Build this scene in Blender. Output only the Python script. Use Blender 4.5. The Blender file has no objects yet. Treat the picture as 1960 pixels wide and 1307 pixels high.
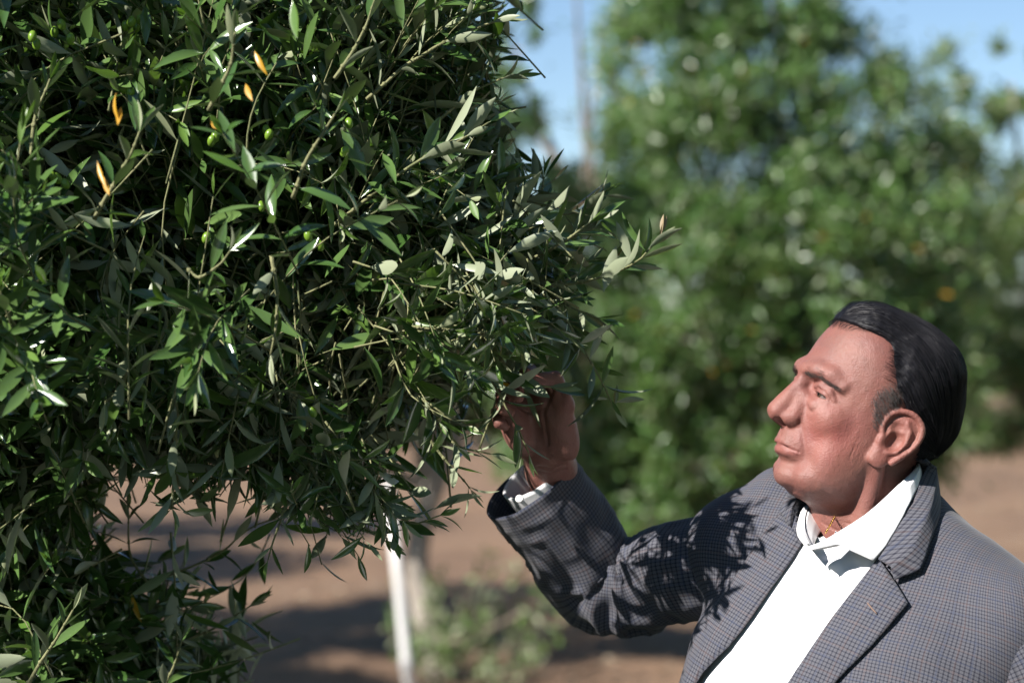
import bpy, math, random
import numpy as np
from mathutils import Vector, Matrix
from mathutils.bvhtree import BVHTree

scene = bpy.context.scene
COL = scene.collection
RNG = np.random.default_rng(7)
random.seed(7)

# ------------------------------------------------------------------ camera, sky, sun, exposure
CAM_D = 2.8            # metres from the camera to the plane y = 0 (the man and the nearest sprays)
CAM_Z = 1.68
LENS = 85.0
F_PX = LENS / 36.0 * 1960.0
cam_d = bpy.data.cameras.new('camera')
cam = bpy.data.objects.new('camera', cam_d)
COL.objects.link(cam)
cam.location = (0, -CAM_D, CAM_Z)
cam.rotation_euler = (math.radians(90), 0, 0)
cam_d.lens = LENS
cam_d.sensor_width = 36.0
cam_d.clip_start = 0.05
cam_d.clip_end = 400
cam_d.dof.use_dof = True
cam_d.dof.focus_distance = 2.745
cam_d.dof.aperture_fstop = 3.9
cam_d.dof.aperture_blades = 0
scene.camera = cam

SUN_TO = Vector((-0.65, -0.46, 0.605)).normalized()
sun_el = math.asin(SUN_TO.z)
sun_az = math.atan2(SUN_TO.x, SUN_TO.y)
world = bpy.data.worlds.new('World')
scene.world = world
world.use_nodes = True
wn = world.node_tree
for n in list(wn.nodes):
    wn.nodes.remove(n)
w_out = wn.nodes.new('ShaderNodeOutputWorld')
w_bg = wn.nodes.new('ShaderNodeBackground')
w_sky = wn.nodes.new('ShaderNodeTexSky')
w_sky.sky_type = 'NISHITA'
w_sky.sun_disc = False
w_sky.sun_elevation = sun_el
w_sky.sun_rotation = sun_az
w_sky.altitude = 1500
w_sky.air_density = 1.0
w_sky.dust_density = 0.15
w_sky.ozone_density = 3.0
w_bg.inputs['Strength'].default_value = 0.072
wn.links.new(w_sky.outputs[0], w_bg.inputs['Color'])
wn.links.new(w_bg.outputs[0], w_out.inputs['Surface'])

sun_d = bpy.data.lights.new('sun', 'SUN')
sun_d.energy = 5.0
sun_d.angle = math.radians(0.53)
sun_d.color = (1.0, 0.95, 0.89)
sun = bpy.data.objects.new('sun', sun_d)
COL.objects.link(sun)
sun.rotation_euler = (-SUN_TO).to_track_quat('-Z', 'Y').to_euler()
sun.location = SUN_TO * 30

vs = scene.view_settings
vs.view_transform = 'Standard'
vs.look = 'None'
vs.exposure = 0.92
vs.gamma = 1.0
vs.use_curve_mapping = False
scene.render.engine = 'CYCLES'
scene.cycles.use_denoising = True
scene.cycles.max_bounces = 6
scene.cycles.diffuse_bounces = 1
scene.cycles.transmission_bounces = 3
scene.cycles.transparent_max_bounces = 8

# ------------------------------------------------------------------ helpers
def P(px, py, y=0.0):
    """point at depth y on the sight line of photo pixel (px, py)"""
    s = (CAM_D + y) / F_PX
    return np.array([(px - 980.0) * s, y, CAM_Z - (py - 653.5) * s])

def to_px(p):
    p = np.asarray(p, float)
    s = F_PX / (CAM_D + p[..., 1])
    return np.stack([980.0 + p[..., 0] * s, 653.5 - (p[..., 2] - CAM_Z) * s], -1)

def in_poly(pts, poly):
    x, y = pts[:, 0], pts[:, 1]
    c = np.zeros(len(pts), bool)
    n = len(poly)
    for i in range(n):
        x1, y1 = poly[i]; x2, y2 = poly[(i + 1) % n]
        m = ((y1 > y) != (y2 > y)) & (x < (x2 - x1) * (y - y1) / ((y2 - y1) + 1e-12) + x1)
        c ^= m
    return c

def mesh_arrays(name, verts, faces, smooth=True):
    """faces: int array (n,3) or (n,4), or a list of such arrays"""
    if not isinstance(faces, (list, tuple)):
        faces = [faces]
    faces = [np.asarray(f, np.int32) for f in faces if len(f)]
    me = bpy.data.meshes.new(name)
    me.vertices.add(len(verts))
    me.vertices.foreach_set('co', np.asarray(verts, np.float32).ravel())
    nl = sum(f.size for f in faces); nf = sum(len(f) for f in faces)
    me.loops.add(nl)
    me.loops.foreach_set('vertex_index', np.concatenate([f.ravel() for f in faces]))
    me.polygons.add(nf)
    st, o = [], 0
    for f in faces:
        k = f.shape[1]
        st.append(o + np.arange(len(f)) * k); o += f.size
    me.polygons.foreach_set('loop_start', np.concatenate(st).astype(np.int32))
    me.update(calc_edges=True)
    if smooth:
        me.polygons.foreach_set('use_smooth', np.ones(nf, bool))
    return me

def set_uv(me, uv):
    """uv: per-vertex (n,2)"""
    l = me.uv_layers.new(name='uv')
    idx = np.empty(len(me.loops), np.int32)
    me.loops.foreach_get('vertex_index', idx)
    l.data.foreach_set('uv', np.asarray(uv, np.float32)[idx].ravel())

def set_col(me, name, rgb):
    a = me.color_attributes.new(name=name, type='FLOAT_COLOR', domain='POINT')
    d = np.ones((len(me.vertices), 4), np.float32)
    d[:, :3] = rgb
    a.data.foreach_set('color', d.ravel())

def link(name, data, mat=None, parent=None, label=None, cat=None, group=None, kind=None):
    o = bpy.data.objects.new(name, data)
    COL.objects.link(o)
    if mat is not None and data is not None:
        data.materials.append(mat)
    if parent is not None:
        o.parent = parent
    if label: o['label'] = label
    if cat: o['category'] = cat
    if group: o['group'] = group
    if kind: o['kind'] = kind
    return o

def smooth_poly(pts, n):
    """Catmull-Rom through pts, n samples (uniform per arc length)"""
    p = np.asarray(pts, float)
    if len(p) == 2:
        t = np.linspace(0, 1, n)[:, None]
        return p[0] * (1 - t) + p[1] * t
    q = np.vstack([2 * p[0] - p[1], p, 2 * p[-1] - p[-2]])
    out = []
    for i in range(1, len(q) - 2):
        t = np.linspace(0, 1, 24, endpoint=False)[:, None]
        a, b, c, d = q[i - 1], q[i], q[i + 1], q[i + 2]
        out.append(.5 * ((2 * b) + (-a + c) * t + (2 * a - 5 * b + 4 * c - d) * t ** 2 + (-a + 3 * b - 3 * c + d) * t ** 3))
    out.append(p[-1:])
    o = np.vstack(out)
    s = np.concatenate([[0], np.cumsum(np.linalg.norm(np.diff(o[:, :3], axis=0), axis=1))])
    u = np.linspace(0, s[-1], n)
    return np.stack([np.interp(u, s, o[:, k]) for k in range(o.shape[1])], -1)

def unit(v):
    v = np.asarray(v, float)
    return v / (np.linalg.norm(v, axis=-1, keepdims=True) + 1e-12)

def _hash(i, j, k, seed):
    h = (i.astype(np.int64) * 374761393 + j.astype(np.int64) * 668265263 + k.astype(np.int64) * 2147483647 + seed * 974634533) & 0xffffffff
    h = ((h ^ (h >> 13)) * 1274126177) & 0xffffffff
    h = ((h ^ (h >> 16)) * 2246822519) & 0xffffffff
    return ((h ^ (h >> 15)) & 0xffffff) / float(0xffffff) * 2 - 1

def vnoise(p, freq=1.0, seed=0):
    p = np.asarray(p, float) * freq
    i = np.floor(p).astype(np.int64); f = p - i
    f = f * f * (3 - 2 * f)
    r = 0
    for a in (0, 1):
        for b in (0, 1):
            for c in (0, 1):
                w = (f[..., 0] if a else 1 - f[..., 0]) * (f[..., 1] if b else 1 - f[..., 1]) * (f[..., 2] if c else 1 - f[..., 2])
                r = r + w * _hash(i[..., 0] + a, i[..., 1] + b, i[..., 2] + c, seed)
    return r

def grid_faces(nu, nv, closed_v=False):
    i = np.arange(nu - 1)[:, None]
    j = np.arange(nv if closed_v else nv - 1)[None, :]
    a = i * nv + j; b = i * nv + (j + 1) % nv
    return np.stack([a, b, b + nv, a + nv], -1).reshape(-1, 4)

def tube_arrays(pts, rad, seg=6, cap=True):
    """swept tube with parallel-transported frame; rad scalar/array"""
    p = np.asarray(pts, float); n = len(p)
    rad = np.broadcast_to(np.asarray(rad, float), (n,))
    t = unit(np.gradient(p, axis=0))
    ref = np.array([0, 0, 1.0]) if abs(t[0, 2]) < .9 else np.array([1.0, 0, 0])
    u = unit(np.cross(t[0], ref)); U = [u]
    for k in range(1, n):
        u = u - t[k] * np.dot(u, t[k]); u = u / (np.linalg.norm(u) + 1e-12); U.append(u)
    U = np.array(U); V = np.cross(t, U)
    a = np.arange(seg) / seg * 2 * np.pi
    v = p[:, None, :] + rad[:, None, None] * (np.cos(a)[None, :, None] * U[:, None, :] + np.sin(a)[None, :, None] * V[:, None, :])
    f = grid_faces(n, seg, True)
    v = v.reshape(-1, 3)
    if cap:
        v = np.vstack([v, p[:1], p[-1:]])
        k = np.arange(seg); m = n * seg
        c1 = np.stack([np.full(seg, m), (k + 1) % seg, k, k], -1)
        c2 = np.stack([np.full(seg, m + 1), (n - 1) * seg + k, (n - 1) * seg + (k + 1) % seg, (n - 1) * seg + (k + 1) % seg], -1)
        return v, f, np.vstack([c1, c2])[:, :3]
    return v, f, np.zeros((0, 3), int)

class Soup:
    """collects pieces of ONE part"""
    def __init__(s): s.v = []; s.q = []; s.t = []; s.n = 0
    def add(s, v, q=None, t=None):
        s.v.append(v)
        if q is not None and len(q): s.q.append(np.asarray(q) + s.n)
        if t is not None and len(t): s.t.append(np.asarray(t) + s.n)
        s.n += len(v)
    def tube(s, pts, rad, seg=6):
        v, q, t = tube_arrays(pts, rad, seg); s.add(v, q, t)
    def mesh(s, name, smooth=True):
        fs = []
        if s.q: fs.append(np.vstack(s.q))
        if s.t: fs.append(np.vstack(s.t))
        return mesh_arrays(name, np.vstack(s.v), fs, smooth)

# ------------------------------------------------------------------ implicit modelling (bodies)
def smin(a, b, k):
    h = np.clip(.5 + .5 * (b - a) / k, 0, 1)
    return b * (1 - h) + a * h - k * h * (1 - h)

def smax(a, b, k):
    return -smin(-a, -b, k)

class Field:
    def __init__(s, lo, hi, h):
        s.lo = np.array(lo, float); s.h = h
        s.n = np.ceil((np.array(hi) - s.lo) / h).astype(int) + 1
        s.ax = [s.lo[i] + np.arange(s.n[i]) * h for i in range(3)]
        s.f = np.full(s.n, 1e3, np.float32)
    def _sl(s, lo, hi):
        sl = []
        for i in range(3):
            a = int(max(0, math.floor((lo[i] - s.lo[i]) / s.h))); b = int(min(s.n[i], math.ceil((hi[i] - s.lo[i]) / s.h) + 1))
            if b <= a: return None
            sl.append(slice(a, b))
        return tuple(sl)
    def coords(s, sl=None):
        if sl is None: sl = (slice(None),) * 3
        return (s.ax[0][sl[0]][:, None, None], s.ax[1][sl[1]][None, :, None], s.ax[2][sl[2]][None, None, :])
    def apply(s, fn, lo, hi, k, op='add'):
        sl = s._sl(lo, hi)
        if sl is None: return
        d = fn(*s.coords(sl)).astype(np.float32)
        if op == 'add':
            s.f[sl] = smin(s.f[sl], d, k)
        else:
            s.f[sl] = smax(s.f[sl], -d, k)
    def ell(s, c, r, k, op='add', rot=None):
        c = np.array(c, float); r = np.array(r, float)
        m = max(r) + 2.5 * k + 3 * s.h
        R = None if rot is None else np.array(rot)
        def fn(X, Y, Z):
            a, b, d = X - c[0], Y - c[1], Z - c[2]
            if R is not None:
                a, b, d = R[0, 0] * a + R[0, 1] * b + R[0, 2] * d, R[1, 0] * a + R[1, 1] * b + R[1, 2] * d, R[2, 0] * a + R[2, 1] * b + R[2, 2] * d
            k0 = np.sqrt((a / r[0]) ** 2 + (b / r[1]) ** 2 + (d / r[2]) ** 2)
            k1 = np.sqrt((a / r[0] ** 2) ** 2 + (b / r[1] ** 2) ** 2 + (d / r[2] ** 2) ** 2) + 1e-9
            return k0 * (k0 - 1) / k1
        s.apply(fn, c - m, c + m, k, op)
    def cone(s, a, b, ra, rb, k, op='add'):
        a = np.array(a, float); b = np.array(b, float)
        m = max(ra, rb) + 2.5 * k + 3 * s.h
        ba = b - a; L2 = np.dot(ba, ba)
        def fn(X, Y, Z):
            t = np.clip(((X - a[0]) * ba[0] + (Y - a[1]) * ba[1] + (Z - a[2]) * ba[2]) / L2, 0, 1)
            return np.sqrt((X - a[0] - t * ba[0]) ** 2 + (Y - a[1] - t * ba[1]) ** 2 + (Z - a[2] - t * ba[2]) ** 2) - (ra + (rb - ra) * t)
        s.apply(fn, np.minimum(a, b) - m, np.maximum(a, b) + m, k, op)
    def chain(s, pts, rs, k, op='add'):
        for i in range(len(pts) - 1):
            s.cone(pts[i], pts[i + 1], rs[i], rs[i + 1], k, op)
    def sample(s, p):
        """trilinear value at points"""
        g = (np.asarray(p) - s.lo) / s.h
        i = np.clip(np.floor(g).astype(int), 0, s.n - 2); t = np.clip(g - i, 0, 1)
        r = 0
        for a in (0, 1):
            for b in (0, 1):
                for c in (0, 1):
                    w = (t[:, 0] if a else 1 - t[:, 0]) * (t[:, 1] if b else 1 - t[:, 1]) * (t[:, 2] if c else 1 - t[:, 2])
                    r = r + w * s.f[i[:, 0] + a, i[:, 1] + b, i[:, 2] + c]
        return r
    def grad(s, p):
        e = s.h
        g = [s.sample(p + np.eye(3)[i] * e) - s.sample(p - np.eye(3)[i] * e) for i in range(3)]
        return unit(np.stack(g, -1))
    def surface(s, f=None, iso=0.0):
        f = s.f if f is None else f
        f = f - iso
        ins = f < 0
        c = np.zeros(np.array(f.shape) - 1, np.uint8)
        for a in (0, 1):
            for b in (0, 1):
                for d in (0, 1):
                    c += ins[a:f.shape[0] - 1 + a, b:f.shape[1] - 1 + b, d:f.shape[2] - 1 + d]
        act = (c > 0) & (c < 8)
        idx = np.full(act.shape, -1, np.int64)
        ijk = np.argwhere(act)
        idx[act] = np.arange(len(ijk))
        acc = np.zeros((len(ijk), 3)); cnt = np.zeros(len(ijk))
        cor = [(a, b, d) for a in (0, 1) for b in (0, 1) for d in (0, 1)]
        for A in cor:
            for ax in range(3):
                if A[ax] == 0:
                    B = list(A); B[ax] = 1
                    va = f[ijk[:, 0] + A[0], ijk[:, 1] + A[1], ijk[:, 2] + A[2]]
                    vb = f[ijk[:, 0] + B[0], ijk[:, 1] + B[1], ijk[:, 2] + B[2]]
                    m = (va < 0) != (vb < 0)
                    t = np.where(m, va / np.where(m, va - vb, 1), 0)
                    pt = np.array(A, float)[None] + t[:, None] * (np.array(B) - np.array(A))[None]
                    acc[m] += pt[m]; cnt[m] += 1
        verts = s.lo + (ijk + acc / cnt[:, None]) * s.h
        quads = []
        for ax in range(3):
            o1, o2 = (ax + 1) % 3, (ax + 2) % 3
            sl0 = [slice(None)] * 3; sl1 = [slice(None)] * 3
            sl0[ax] = slice(0, -1); sl1[ax] = slice(1, None)
            ch = ins[tuple(sl0)] != ins[tuple(sl1)]
            e = np.argwhere(ch)
            ok = (e[:, o1] > 0) & (e[:, o2] > 0) & (e[:, o1] < f.shape[o1] - 1) & (e[:, o2] < f.shape[o2] - 1)
            e = e[ok]
            def cell(d1, d2):
                q = e.copy(); q[:, o1] -= d1; q[:, o2] -= d2
                return idx[q[:, 0], q[:, 1], q[:, 2]]
            q = np.stack([cell(1, 1), cell(0, 1), cell(0, 0), cell(1, 0)], -1)
            fl = ~ins[e[:, 0], e[:, 1], e[:, 2]]
            q[fl] = q[fl][:, ::-1]
            quads.append(q)
        return verts, np.vstack(quads)

def relax(v, q, it=2, lam=.5):
    e = np.vstack([q[:, [0, 1]], q[:, [1, 2]], q[:, [2, 3]], q[:, [3, 0]]])
    n = len(v)
    deg = np.bincount(e[:, 0], minlength=n) + np.bincount(e[:, 1], minlength=n)
    for _ in range(it):
        a = np.stack([np.bincount(e[:, 0], v[e[:, 1], k], n) + np.bincount(e[:, 1], v[e[:, 0], k], n) for k in range(3)], -1)
        v = v + lam * (a / np.maximum(deg, 1)[:, None] - v)
    return v

def vnormals(v, q):
    fn = np.cross(v[q[:, 2]] - v[q[:, 0]], v[q[:, 3]] - v[q[:, 1]])
    n = np.stack([sum(np.bincount(q[:, j], fn[:, k], len(v)) for j in range(q.shape[1])) for k in range(3)], -1)
    return unit(n)

def polydist(p, line):
    """distance of points (n,d) to a polyline (m,d); also the parameter 0..1 along it"""
    best = np.full(len(p), 1e9); par = np.zeros(len(p))
    L = np.asarray(line, float); m = len(L) - 1
    for i in range(m):
        a, b = L[i], L[i + 1]; ba = b - a
        t = np.clip(((p - a) @ ba) / (ba @ ba), 0, 1)
        d = np.linalg.norm(p - a - t[:, None] * ba, axis=1)
        u = d < best
        best[u] = d[u]; par[u] = (i + t[u]) / m
    return best, par

# ------------------------------------------------------------------ materials
def new_mat(name):
    m = bpy.data.materials.new(name)
    m.use_nodes = True
    nt = m.node_tree
    for n in list(nt.nodes): nt.nodes.remove(n)
    out = nt.nodes.new('ShaderNodeOutputMaterial')
    b = nt.nodes.new('ShaderNodeBsdfPrincipled')
    nt.links.new(b.outputs[0], out.inputs['Surface'])
    return m, nt, b, out

def N(nt, kind, **kw):
    n = nt.nodes.new(kind)
    for k, v in kw.items():
        if k in n.bl_rna.properties: setattr(n, k, v)
        else: n.inputs[k].default_value = v
    return n

def math_n(nt, op, a, b=None, c=None, clamp=False):
    n = nt.nodes.new('ShaderNodeMath'); n.operation = op; n.use_clamp = clamp
    for i, x in enumerate((a, b, c)):
        if x is None: continue
        if isinstance(x, (int, float)): n.inputs[i].default_value = x
        else: nt.links.new(x, n.inputs[i])
    return n.outputs[0]

def mix_n(nt, fac, a, b, mode='MIX'):
    n = nt.nodes.new('ShaderNodeMix'); n.data_type = 'RGBA'; n.blend_type = mode
    for s, x in (('Factor', fac),):
        if isinstance(x, (int, float)): n.inputs[0].default_value = x
        else: nt.links.new(x, n.inputs[0])
    for i, x in ((6, a), (7, b)):
        if isinstance(x, tuple): n.inputs[i].default_value = (*x, 1) if len(x) == 3 else x
        else: nt.links.new(x, n.inputs[i])
    return n.outputs[2]

def ramp_n(nt, fac, stops):
    n = nt.nodes.new('ShaderNodeValToRGB')
    el = n.color_ramp.elements
    while len(el) < len(stops): el.new(.5)
    for e, (p, c) in zip(el, stops):
        e.position = p; e.color = (*c, 1) if len(c) == 3 else c
    nt.links.new(fac, n.inputs[0])
    return n.outputs[0]

def noise_n(nt, scale, detail=3, rough=.55, vec=None, dims='3D'):
    n = nt.nodes.new('ShaderNodeTexNoise'); n.noise_dimensions = dims
    n.inputs['Scale'].default_value = scale; n.inputs['Detail'].default_value = detail; n.inputs['Roughness'].default_value = rough
    if vec is None:
        tc = nt.nodes.new('ShaderNodeTexCoord'); vec = tc.outputs['Object']
    nt.links.new(vec, n.inputs['Vector'])
    return n.outputs['Fac']

def bump_n(nt, h, strength, dist, bsdf):
    n = nt.nodes.new('ShaderNodeBump')
    n.inputs['Strength'].default_value = strength; n.inputs['Distance'].default_value = dist
    nt.links.new(h, n.inputs['Height']); nt.links.new(n.outputs[0], bsdf.inputs['Normal'])
    return n

def leaf_mat(name, top_a, top_b, under, transl, rough=.32, transw=.35, glaze=True):
    m, nt, b, out = new_mat(name)
    geo = N(nt, 'ShaderNodeNewGeometry'); oi = N(nt, 'ShaderNodeObjectInfo')
    r = math_n(nt, 'FRACT', math_n(nt, 'ADD', geo.outputs['Random Per Island'], oi.outputs['Random']))
    top = mix_n(nt, r, top_a, top_b)
    r2 = math_n(nt, 'FRACT', math_n(nt, 'MULTIPLY', r, 7.31))
    und = mix_n(nt, math_n(nt, 'MULTIPLY', r2, .5), under, tuple(c * .62 for c in under))
    col = mix_n(nt, geo.outputs['Backfacing'], top, und)
    nt.links.new(col, b.inputs['Base Color'])
    rg = math_n(nt, 'ADD', math_n(nt, 'MULTIPLY', geo.outputs['Backfacing'], .3), math_n(nt, 'MULTIPLY_ADD', r2, .12, rough - .06))
    nt.links.new(rg, b.inputs['Roughness'])
    b.inputs['Specular IOR Level'].default_value = .75
    tr = N(nt, 'ShaderNodeBsdfTranslucent')
    tr.inputs['Color'].default_value = (*transl, 1)
    ms = nt.nodes.new('ShaderNodeMixShader'); ms.inputs[0].default_value = transw
    nt.links.new(b.outputs[0], ms.inputs[1]); nt.links.new(tr.outputs[0], ms.inputs[2])
    nt.links.new(ms.outputs[0], out.inputs['Surface'])
    return m

M = {}
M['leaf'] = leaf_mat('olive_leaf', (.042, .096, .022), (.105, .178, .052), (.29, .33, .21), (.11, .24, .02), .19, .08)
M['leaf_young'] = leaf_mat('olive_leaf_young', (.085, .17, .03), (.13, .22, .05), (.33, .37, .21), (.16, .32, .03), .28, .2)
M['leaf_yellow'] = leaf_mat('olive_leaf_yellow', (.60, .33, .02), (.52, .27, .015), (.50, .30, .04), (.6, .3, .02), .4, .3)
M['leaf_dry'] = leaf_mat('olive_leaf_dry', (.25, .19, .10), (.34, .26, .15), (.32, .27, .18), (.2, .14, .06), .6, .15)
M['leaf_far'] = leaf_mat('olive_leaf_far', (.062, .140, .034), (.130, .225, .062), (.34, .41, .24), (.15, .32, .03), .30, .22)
M['leaf_far_pale'] = leaf_mat('olive_leaf_far_pale', (.10, .165, .045), (.17, .24, .08), (.33, .39, .22), (.16, .28, .04), .36, .25)

def simple_mat(name, col, rough=.6, **kw):
    m, nt, b, out = new_mat(name)
    b.inputs['Base Color'].default_value = (*col, 1); b.inputs['Roughness'].default_value = rough
    for k, v in kw.items(): b.inputs[k.replace('_', ' ')].default_value = v
    return m, nt, b

def bark_mat(name, a, b_, scale):
    m, nt, b, out = new_mat(name)
    tc = N(nt, 'ShaderNodeTexCoord')
    mp = N(nt, 'ShaderNodeMapping'); mp.inputs['Scale'].default_value = (1, 1, .3)
    nt.links.new(tc.outputs['Object'], mp.inputs[0])
    f = noise_n(nt, scale, 6, .65, mp.outputs[0])
    nt.links.new(ramp_n(nt, f, [(.3, a), (.7, b_)]), b.inputs['Base Color'])
    b.inputs['Roughness'].default_value = .9
    bump_n(nt, f, .7, .01, b)
    return m
M['trunk_pale'] = bark_mat('pale_limewashed_bark', (.20, .165, .135), (.46, .41, .35), 14)
M['twig'] = bark_mat('young_twig_bark', (.13, .15, .06), (.27, .26, .13), 60)
M['branch'] = bark_mat('grey_branch_bark', (.12, .095, .07), (.26, .21, .16), 40)
M['trunk'] = bark_mat('pale_trunk_bark', (.20, .165, .125), (.46, .40, .33), 14)

# fruit
M['olive'] = simple_mat('green_olive_skin', (.16, .28, .03), .3)[0]
M['white_paint'] = simple_mat('white_stake_paint', (.80, .79, .76), .5)[0]

# soil
m, nt, b, out = new_mat('orchard_soil')
n1 = noise_n(nt, .55, 6, .6); n2 = noise_n(nt, 6, 6, .65); n3 = noise_n(nt, 40, 4, .6)
c1 = ramp_n(nt, n1, [(.35, (.135, .076, .044)), (.65, (.25, .150, .086))])
c2 = mix_n(nt, math_n(nt, 'MULTIPLY', ramp_n(nt, n2, [(.45, (0, 0, 0)), (.7, (1, 1, 1))]), .55), c1, (.20, .135, .09))
c3 = mix_n(nt, math_n(nt, 'MULTIPLY', n3, .35), c2, (.33, .215, .13))
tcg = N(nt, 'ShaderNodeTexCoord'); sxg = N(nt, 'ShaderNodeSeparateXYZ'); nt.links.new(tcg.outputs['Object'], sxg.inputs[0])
strip = math_n(nt, 'ADD', sxg.outputs[1], math_n(nt, 'MULTIPLY', n1, 3.0))          # soil colour darkened this side of the far row to cut bounced sunlight
dim_fac = ramp_n(nt, math_n(nt, 'DIVIDE', math_n(nt, 'SUBTRACT', 9.0, strip), 3.0), [(.2, (0, 0, 0)), (.8, (1, 1, 1))])
dimmed_soil = mix_n(nt, n2, (.022, .034, .012), (.060, .062, .030))
nt.links.new(mix_n(nt, dim_fac, c3, dimmed_soil), b.inputs['Base Color']); b.inputs['Roughness'].default_value = .95
bump_n(nt, math_n(nt, 'ADD', n2, math_n(nt, 'MULTIPLY', n3, .4)), .8, .05, b)
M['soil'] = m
M['litter'] = leaf_mat('dry_leaf_litter', (.20, .15, .10), (.36, .29, .20), (.38, .34, .26), (.2, .15, .08), .7, .1)

# ================================================================== the setting
# ground: one sheet out to the horizon, finer near the orchard rows
gx = np.concatenate([[-180, -110, -60, -35], np.linspace(-22, 22, 150), [35, 60, 110, 180]])
gy = np.concatenate([[-30, -15], np.linspace(-6, 45, 170), [55, 70, 100, 150, 220, 320]])
GX, GY = np.meshgrid(gx, gy, indexing='ij')
def ground_z(x, y):
    p = np.stack([np.asarray(x, float), np.asarray(y, float), np.zeros(np.shape(x))], -1)
    near = np.clip((np.hypot(p[..., 0], p[..., 1] - 0) - 3.0) / 4.0, 0, 1)
    return (.07 * vnoise(p, .35, 3) + .035 * vnoise(p, 1.4, 4) + .02 * vnoise(p, 4, 5)) * near - .03 * near
gv = np.stack([GX, GY, ground_z(GX, GY)], -1).reshape(-1, 3)
gf = grid_faces(len(gx), len(gy))[:, ::-1]
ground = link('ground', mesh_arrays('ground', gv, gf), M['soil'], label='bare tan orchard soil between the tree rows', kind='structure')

def leaf_quads(pos, d, n, length, width):
    """one folded diamond leaf per row -> verts, tris"""
    d = unit(d); n = n - d * np.sum(n * d, 1, keepdims=True); n = unit(n)
    s = np.cross(n, d)
    L = np.asarray(length)[:, None]; W = np.asarray(width)[:, None]
    mid = pos + d * L * .48
    a = pos; c = pos + d * L - n * L * .08
    l = mid + s * W * .5 + n * W * .15; r = mid - s * W * .5 + n * W * .15
    v = np.stack([a, r, c, l], 1).reshape(-1, 3)
    k = np.arange(len(pos))[:, None] * 4
    t = np.vstack([k + [0, 1, 2], k + [0, 2, 3]])
    return v, t

def foliage_points(lobes, rng):
    P_, D_, O_ = [], [], []
    for (c, r, n, nclump) in lobes:
        u = unit(rng.normal(size=(nclump, 3)))
        rad = rng.uniform(.35, 1.0, nclump) ** .55
        cl = u * rad[:, None]
        k = rng.integers(0, nclump, n)
        q = cl[k] + rng.normal(size=(n, 3)) * (.085 + .08 * rng.random(n) ** 2)[:, None]
        P_.append(np.array(c) + q * np.array(r))
        D_.append(unit(u[k] * .9 + rng.normal(size=(n, 3)) * .65 + np.array([0, 0, .1])))
    return np.vstack(P_), np.vstack(D_)

def limb_tree(soup, base, top, r0, nb, targets, rng, lean=.0, low=9):
    """tapered trunk with a root flare plus limbs reaching each target"""
    base = np.array(base, float); top = np.array(top, float)
    mid = (base + top) / 2 + rng.normal(size=3) * np.array([.06, .06, 0]) + np.array([lean, 0, 0])
    tr = smooth_poly([base - [0, 0, .15], base + [0, 0, .02], mid, top], 14)
    t = np.linspace(0, 1, 14)
    soup.tube(tr, r0 * (1.0 - .35 * t + .55 * np.exp(-t * 9)), 10)
    for g in targets:
        g = np.array(g, float)
        st = tr[rng.integers(low, 14)]
        m = st * .5 + g * .5 + rng.normal(size=3) * .10 - np.array([0, 0, .05])
        pts = smooth_poly([st, m, g], 10)
        rr = r0 * .52 * np.linspace(1, .18, 10)
        soup.tube(pts, rr, 6)
        for _ in range(nb):
            s = pts[rng.integers(3, 9)]
            e = s + unit(unit(g - st) + rng.normal(size=3) * .7) * rng.uniform(.3, .7)
            soup.tube(smooth_poly([s, (s + e) / 2 + rng.normal(size=3) * .05, e], 6), r0 * .14 * np.linspace(1, .3, 6), 5)

TREE_GROUP = 'olive trees of the rows behind'
def back_tree(label, dist, base_px, trunk_r, lobes, mats, seed, leaf_l, leaf_w, top_py=700, nb=2, extra_targets=(), trunk_mat='trunk'):
    rng = np.random.default_rng(seed)
    s = dist / F_PX
    bx = (base_px - 980) * s; by = dist - CAM_D
    root = link('olive_tree', None, label=label, cat='tree', group=TREE_GROUP)
    root.location = (bx, by, 0)
    W = []
    for (px, py, rx, rz, ry, n, ncl, dd) in lobes:
        c = P(px, py, by + dd)
        W.append((c, (rx * s, ry, rz * s), n, ncl))
    sp = Soup()
    limb_tree(sp, (bx, by, float(ground_z(bx, by)) - .02), P(base_px + rng.uniform(-40, 40), top_py, by), trunk_r, nb,
              [w[0] for w in W] + [P(*e) for e in extra_targets], rng)
    me = sp.mesh('trunk')
    me.transform(Matrix.Translation((-bx, -by, 0)))
    link('trunk', me, M[trunk_mat], root)
    pos, d = foliage_points(W, rng)
    keep = pos[:, 2] > .12
    pos, d = pos[keep], d[keep]
    n = unit(rng.normal(size=pos.shape) * .65 + np.array([0, 0, .4]) + d * .3 + np.array(SUN_TO) * .55)
    L = leaf_l * rng.uniform(.7, 1.2, len(pos)); Wd = leaf_w * rng.uniform(.75, 1.25, len(pos))
    v, t = leaf_quads(pos, d, n, L, Wd)
    v -= np.array([bx, by, 0])
    me = mesh_arrays('crown', v, t, False)
    for mm in mats: me.materials.append(M[mm])
    if len(mats) > 1:
        w = np.array([.88, .12]) if len(mats) == 2 else np.array([.865, .13, .005])
        mi = np.tile(rng.choice(len(mats), len(pos), p=w), 2).astype(np.int32)
        me.polygons.foreach_set('material_index', mi)
    link('crown', me, None, root, kind='stuff')
    return root

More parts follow.
